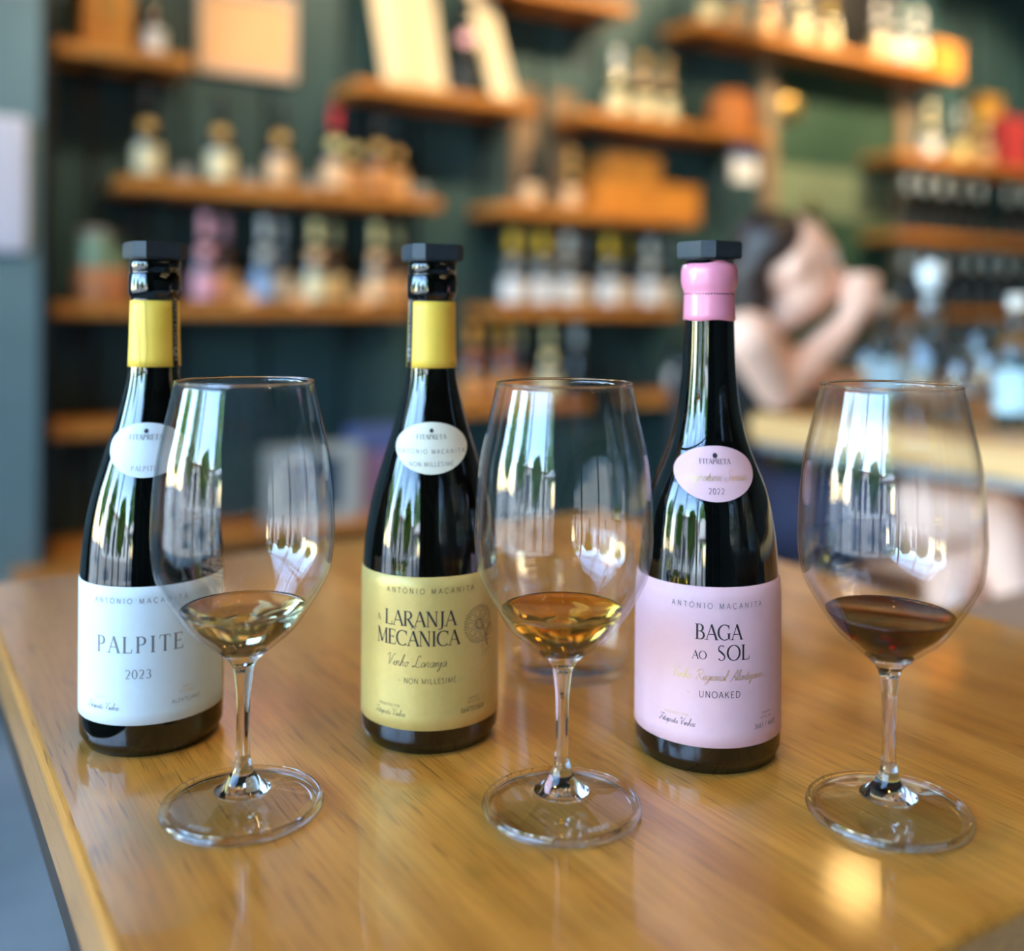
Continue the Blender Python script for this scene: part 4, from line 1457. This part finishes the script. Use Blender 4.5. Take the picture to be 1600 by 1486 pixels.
CAR = [(0, .004), (.055, .0), (.060, .006), (.062, .06), (.055, .13), (.030, .19), (.022, .22), (.024, .245), (.020, .245), (.018, .22), (.026, .19), (.050, .13), (.057, .06), (.055, .012), (0, .012)]
ca = thing('carafe', 'clear glass carafe with a round stopper on the bar counter', 'carafe', cpoint(1455, 1.95))
V, Fc = lathe(CAR, 32)
obj('body', V, Fc, M_clear, ca, True)
V, Fc = lathe([(0, .215), (.016, .215), (.017, .247), (.012, .252)] + [(.026 * math.sin(a), .276 - .026 * math.cos(a)) for a in [.5 + k * .33 for k in range(9)]], 24)
obj('stopper', V, Fc, pm('frosted stopper', (232, 238, 238), .25), ca, True)
WB = [(0, .003), (.034, 0), (.037, .005), (.037, .12), (.030, .155), (.015, .19), (.014, .225), (0, .225)]
for i, (px, D, mt, lb) in enumerate([(1384, 2.14, M_blueg, 'pale blue water bottle on the bar counter beside the carafe'), (1590, 1.80, M_blueg, 'pale blue water bottle on the bar counter at the frame edge')]):
    o = thing('water_bottle', lb, 'bottle', cpoint(px, D), 0, 'water bottles on the bar counter')
    V, Fc = lathe(WB, 26)
    obj('body', V, Fc, mt, o, True)
    V, Fc = lathe([(.0376, .03), (.0376, .105)], 26)
    obj('label', V, Fc, pm('pale blue label', (186, 222, 236), .4), o, True)
    V, Fc = lathe([(.0155, .2105), (.0155, .235), (0, .236)], 20)
    obj('cap', V, Fc, pm('white cap', (224, 220, 210), .4), o, True)
sp_o = spline(OUT, 2); sp_i = spline(INN, 2)[::-1]
V, Fc = lathe([(0, .001), (.038, .001), (.039, .003), (.012, .009), (.0045, .02), (.0036, .05), (.0048, .07)] + sp_o + sp_i, 28)
ME_G = bpy.data.meshes.new('counter_glass'); ME_G.from_pydata(V, [], Fc)
for p in ME_G.polygons:
    p.use_smooth = True
ME_G.materials.append(M_thinbg)
for i, (px, D, s, w) in enumerate([(1318, 2.36, .8, 'past the hand of the drinking woman'), (1418, 2.22, .8, 'behind the carafe'), (1530, 1.98, .75, 'just past the carafe'), (1545, 1.74, .62, 'near the second water bottle'), (1360, 1.92, .6, 'before the pale blue water bottle'), (1500, 1.72, .55, 'at the counter edge past the carafe')]):
    o = bpy.data.objects.new('stemmed_glass', ME_G)
    C.objects.link(o)
    o.location = cpoint(px, D)
    o.scale = (s, s, s)
    tag(o, 'clear empty stemmed glass on the bar counter, ' + w, 'wine glass', 'empty glasses on the bar counter')

# ------------------------------------------------------------------ stool
M_cush = pm('taupe cushion', (150, 128, 110), .8, var=.1)
def stool(loc, label, rz=0.0, seat=.62):
    s = thing('bar_stool', label, 'stool', loc, rz)
    bevel_box('seat', -.18, .18, -.18, .18, seat, seat + .05, M_cush, s, .018, 3)
    for a in (-1, 1):
        for b in (-1, 1):
            V, Fc = boxes([(a * .15 - .014, a * .15 + .014, b * .15 - .014, b * .15 + .014, 0, seat - .0005)])
            obj('leg', V, Fc, M_black, s)
    V, Fc = boxes([(-.136, .136, -.16, -.14, .22, .24), (-.136, .136, .14, .16, .22, .24)])
    obj('footrest', V, Fc, M_black, s)


# ------------------------------------------------------------------ the woman drinking at the counter
M_skin = pm('skin', (246, 196, 170), .5, var=.05, scale=14)
M_hair = pm('dark brown hair', (46, 30, 24), .45, var=.3, scale=60)
M_top = pm('black tank top', (14, 15, 18), .8, var=.2)
M_skirt = pm('navy shorts', (22, 28, 56), .8, var=.15)


def capsule_mesh(bm, p0, r0, p1, r1, seg=14, rings=5):
    p0, p1 = Vector(p0), Vector(p1)
    d = p1 - p0
    L_ = d.length
    d = d / L_ if L_ > 1e-6 else Vector((0, 0, 1))
    q = d.to_track_quat('Z', 'Y')
    prof = []
    for k in range(rings + 1):
        a = -PI / 2 + PI / 2 * k / rings
        prof.append((r0 * math.cos(a), r0 * math.sin(a)))
    for k in range(rings + 1):
        a = PI / 2 * k / rings
        prof.append((r1 * math.cos(a), L_ + r1 * math.sin(a)))
    prof[0] = (0, prof[0][1]); prof[-1] = (0, prof[-1][1])
    V, Fc = lathe(prof, seg)
    vs = [bm.verts.new(p0 + q @ Vector(v)) for v in V]
    for f in Fc:
        bm.faces.new([vs[i] for i in f])


def ellipsoid(bm, c, rad_, q=None, seg=20, rings=12):
    prof = [(math.sin(PI * k / rings), -math.cos(PI * k / rings)) for k in range(rings + 1)]
    prof[0] = (0, -1); prof[-1] = (0, 1)
    V, Fc = lathe(prof, seg)
    vs = []
    for v in V:
        p = Vector((v[0] * rad_[0], v[1] * rad_[1], v[2] * rad_[2]))
        if q is not None:
            p = q @ p
        vs.append(bm.verts.new(Vector(c) + p))
    for f in Fc:
        bm.faces.new([vs[i] for i in f])


def fused(name, bm, mat, parent, voxel, smooth_it=6):
    bmesh.ops.recalc_face_normals(bm, faces=list(bm.faces))
    o = bm_obj(name, bm, mat, parent, True)
    r = o.modifiers.new('fuse', 'REMESH')
    r.mode = 'VOXEL'
    r.voxel_size = voxel
    r.use_smooth_shade = True
    s = o.modifiers.new('soften', 'SMOOTH')
    s.factor = .5
    s.iterations = smooth_it
    return o


def P(px, py, D):
    return at_depth(px, py, D)


wom = thing('person', 'dark-haired woman in a black tank top drinking from a glass at the counter', 'person', (.30, 2.02, 0))
org = Vector((.30, 2.02, 0))
J = {}
J['neck'] = P(1176, 512, 2.13)
J['chin'] = P(1252, 474, 2.10)
J['head'] = P(1240, 412, 2.09)
J['shr'] = P(1172, 528, 1.97)          # shoulder towards the camera
J['elr'] = P(1216, 610, 2.03)
J['wrr'] = P(1324, 508, 2.06)
J['hnd'] = P(1348, 462, 2.07)
J['shl'] = P(1170, 535, 2.27)
J['ell'] = P(1285, 600, 2.40)
J['wrl'] = P(1370, 606, 2.42)
J['chest'] = Vector((.45, 2.19, EYE - .17))
J['waist'] = Vector((.43, 2.16, EYE - .33))
J['hip'] = Vector((.44, 2.11, EYE - .40))
J['hipr'] = Vector((.47, 2.03, EYE - .41))
J['hipl'] = Vector((.47, 2.19, EYE - .41))
J['knr'] = Vector((.88, 1.86, EYE - .365))
J['anr'] = Vector((.97, 1.77, EYE - .76))
J['ter'] = Vector((1.03, 1.74, EYE - .82))
J['knl'] = Vector((.84, 1.93, EYE - .45))
J['anl'] = Vector((.80, 1.88, EYE - .84))
J['tel'] = Vector((.90, 1.83, EYE - .91))
J = {k: v - org for k, v in J.items()}
tilt = Matrix.Rotation(math.radians(8), 3, 'Y')


def body_parts(bm, grow=0.0, which='all'):
    c = lambda a, ra, b, rb: capsule_mesh(bm, J[a], ra + grow, J[b], rb + grow)
    if which in ('all', 'top'):
        c('chest', .105, 'waist', .095)
        c('waist', .095, 'hip', .115)
        mid = J['neck'] * .5 + J['chest'] * .5
        capsule_mesh(bm, J['shr'] * .5 + mid * .5, .052 + grow, J['shl'] * .5 + mid * .5, .052 + grow)
        capsule_mesh(bm, mid + Vector((.02, -.05, -.03)), .07 + grow, J['chest'] + Vector((.035, -.05, .0)), .07 + grow)
        capsule_mesh(bm, mid + Vector((.02, .06, -.03)), .07 + grow, J['chest'] + Vector((.035, .06, .0)), .07 + grow)
    if which in ('all', 'shorts'):
        c('hip', .12, 'hipr', .10); c('hip', .12, 'hipl', .10)
        if which == 'shorts':
            capsule_mesh(bm, J['waist'] * .8 + J['hip'] * .2, .098 + grow, J['hip'], .117 + grow)
        a = J['hipr'] * .45 + J['knr'] * .55 if which == 'shorts' else J['knr']
        b = J['hipl'] * .45 + J['knl'] * .55 if which == 'shorts' else J['knl']
        capsule_mesh(bm, J['hipr'], .088 + grow, a, (.070 if which == 'shorts' else .058) + grow)
        capsule_mesh(bm, J['hipl'], .088 + grow, b, (.070 if which == 'shorts' else .058) + grow)
    if which == 'all':
        c('knr', .056, 'anr', .034); c('knl', .056, 'anl', .034)
        c('anr', .034, 'ter', .026); c('anl', .034, 'tel', .026)
        c('shr', .054, 'elr', .042); c('elr', .042, 'wrr', .027)
        c('shl', .052, 'ell', .038); c('ell', .040, 'wrl', .026)
        c('neck', .052, 'chin', .040)
        capsule_mesh(bm, J['neck'], .056, J['chest'], .07)
        # head: skull, jaw, nose, ear, lips
        h = J['head']
        ellipsoid(bm, h + Vector((-.012, 0, .018)), (.092, .074, .086), tilt)
        ellipsoid(bm, h + Vector((.022, 0, -.040)), (.058, .056, .072), tilt)
        ellipsoid(bm, h + Vector((.045, 0, -.085)), (.026, .028, .020))
        capsule_mesh(bm, h + Vector((.078, 0, .005)), .010, h + Vector((.094, 0, -.032)), .014)
        ellipsoid(bm, h + Vector((.074, 0, -.058)), (.014, .024, .007))
        ellipsoid(bm, h + Vector((.072, 0, -.070)), (.013, .022, .008))
        for s_ in (-1, 1):
            ellipsoid(bm, h + Vector((-.012, s_ * .074, -.012)), (.016, .009, .030), tilt)
            ellipsoid(bm, h + Vector((.066, s_ * .028, .026)), (.016, .024, .010))
        # the hand that lifts the glass: palm, four fingers curled round the stem, thumb
        w, k = J['wrr'], J['hnd']
        capsule_mesh(bm, w, .026, w * .35 + k * .65, .030)
        ellipsoid(bm, w * .25 + k * .75, (.036, .020, .042))
        for i, (dz, ln) in enumerate([(.034, .072), (.014, .080), (-.006, .074), (-.024, .058)]):
            b0 = k + Vector((.022, -.014, dz - .004))
            b1 = b0 + Vector((-.012, -.030, .006)) * (ln / .074)
            b2 = b1 + Vector((-.034, -.008, .004)) * (ln / .074)
            b3 = b2 + Vector((-.016, .014, .0)) * (ln / .074)
            capsule_mesh(bm, b0, .0095, b1, .009)
            capsule_mesh(bm, b1, .009, b2, .0085)
            capsule_mesh(bm, b2, .0085, b3, .0075)
        t0 = k + Vector((-.010, .010, -.006))
        capsule_mesh(bm, t0, .012, t0 + Vector((-.022, .006, .028)), .0105)
        capsule_mesh(bm, t0 + Vector((-.022, .006, .028)), .0105, t0 + Vector((-.030, -.006, .052)), .009)
        # the resting hand on the counter
        w = J['wrl']
        capsule_mesh(bm, w, .026, w + Vector((.05, -.02, -.008)), .024)
        for i, (dy, ln) in enumerate([(-.038, .06), (-.020, .07), (-.002, .066), (.016, .052)]):
            b0 = w + Vector((.062, dy - .008, -.010))
            capsule_mesh(bm, b0, .0095, b0 + Vector((ln * .55, -.004, .002)), .009)
            capsule_mesh(bm, b0 + Vector((ln * .55, -.004, .002)), .009, b0 + Vector((ln, -.006, -.014)), .008)
        capsule_mesh(bm, w + Vector((.03, -.04, -.006)), .011, w + Vector((.068, -.07, -.014)), .009)


bm = bmesh.new()
body_parts(bm)
fused('body', bm, M_skin, wom, .0065, 5)
bm = bmesh.new()
body_parts(bm, .008, 'top')
fused('tank_top', bm, M_top, wom, .009, 4)
bm = bmesh.new()
body_parts(bm, .010, 'shorts')
fused('shorts', bm, M_skirt, wom, .009, 4)
h = J['head']
bm = bmesh.new()
ellipsoid(bm, h + Vector((-.044, 0, .040)), (.080, .082, .074), tilt)
ellipsoid(bm, h + Vector((-.085, 0, -.0)), (.042, .070, .075), tilt)
capsule_mesh(bm, h + Vector((-.09, 0, -.03)), .055, h + Vector((-.085, -.01, -.13)), .035)
fused('hair', bm, M_hair, wom, .010, 3)
M_eye = pm('eye white', (236, 232, 226), .2)
M_iris = pm('dark iris', (40, 28, 20), .2)
for s_ in (-1, 1):
    bm = bmesh.new()
    ellipsoid(bm, h + Vector((.0745, s_ * .030, .008)), (.009, .012, .007))
    e = bm_obj('eye', bm, M_eye, wom, True)
    bm = bmesh.new()
    ellipsoid(bm, h + Vector((.0815, s_ * .030, .008)), (.003, .005, .005))
    bm_obj('iris', bm, M_iris, e, True)
# sunglasses pushed up on the head
sgl = thing('sunglasses', 'amber sunglasses pushed up on the woman’s hair', 'sunglasses', tuple(org + h + Vector((.02, 0, .108))))
M_lens = pm('amber lens', (128, 110, 60), .1)
for s_ in (-1, 1):
    V, Fc = lathe([(0, -.002), (.026, -.002), (.027, 0), (.026, .002), (0, .002)], 20)
    l_ = obj('lens', V, Fc, M_lens, sgl, True)
    l_.location = (.014, s_ * .032, .008)
    l_.rotation_euler = (0, math.radians(50), 0)
    V, Fc = boxes([(-.085, .012, s_ * .06 - .003, s_ * .06 + .003, -.002, .004)])
    ob = obj('temple', V, Fc, M_lens, sgl)
    ob.rotation_euler = (0, math.radians(-16), 0)
V, Fc = boxes([(.012, .018, -.008, .008, .006, .011)])
obj('bridge', V, Fc, M_lens, sgl)
# the glass at her lips
gl = bpy.data.objects.new('tasting_glass', ME_G)
C.objects.link(gl)
k = org + J['hnd']
ax = (P(1296, 428, 2.10) - P(1352, 462, 2.09)).normalized()
gl.scale = (.72, .72, .72)
gl.rotation_euler = ax.to_track_quat('Z', 'Y').to_euler()
gl.location = P(1352, 464, 2.075) - ax * .03
tag(gl, 'clear stemmed glass the woman lifts to her lips', 'wine glass')
stool((.47, 2.10, 0), 'taupe cushioned bar stool under the seated woman', .2, EYE - .41 - .13 - .055)
stool(tuple(room(1.34, .72, 0)), 'empty taupe cushioned bar stool at the counter', ANG, .70)
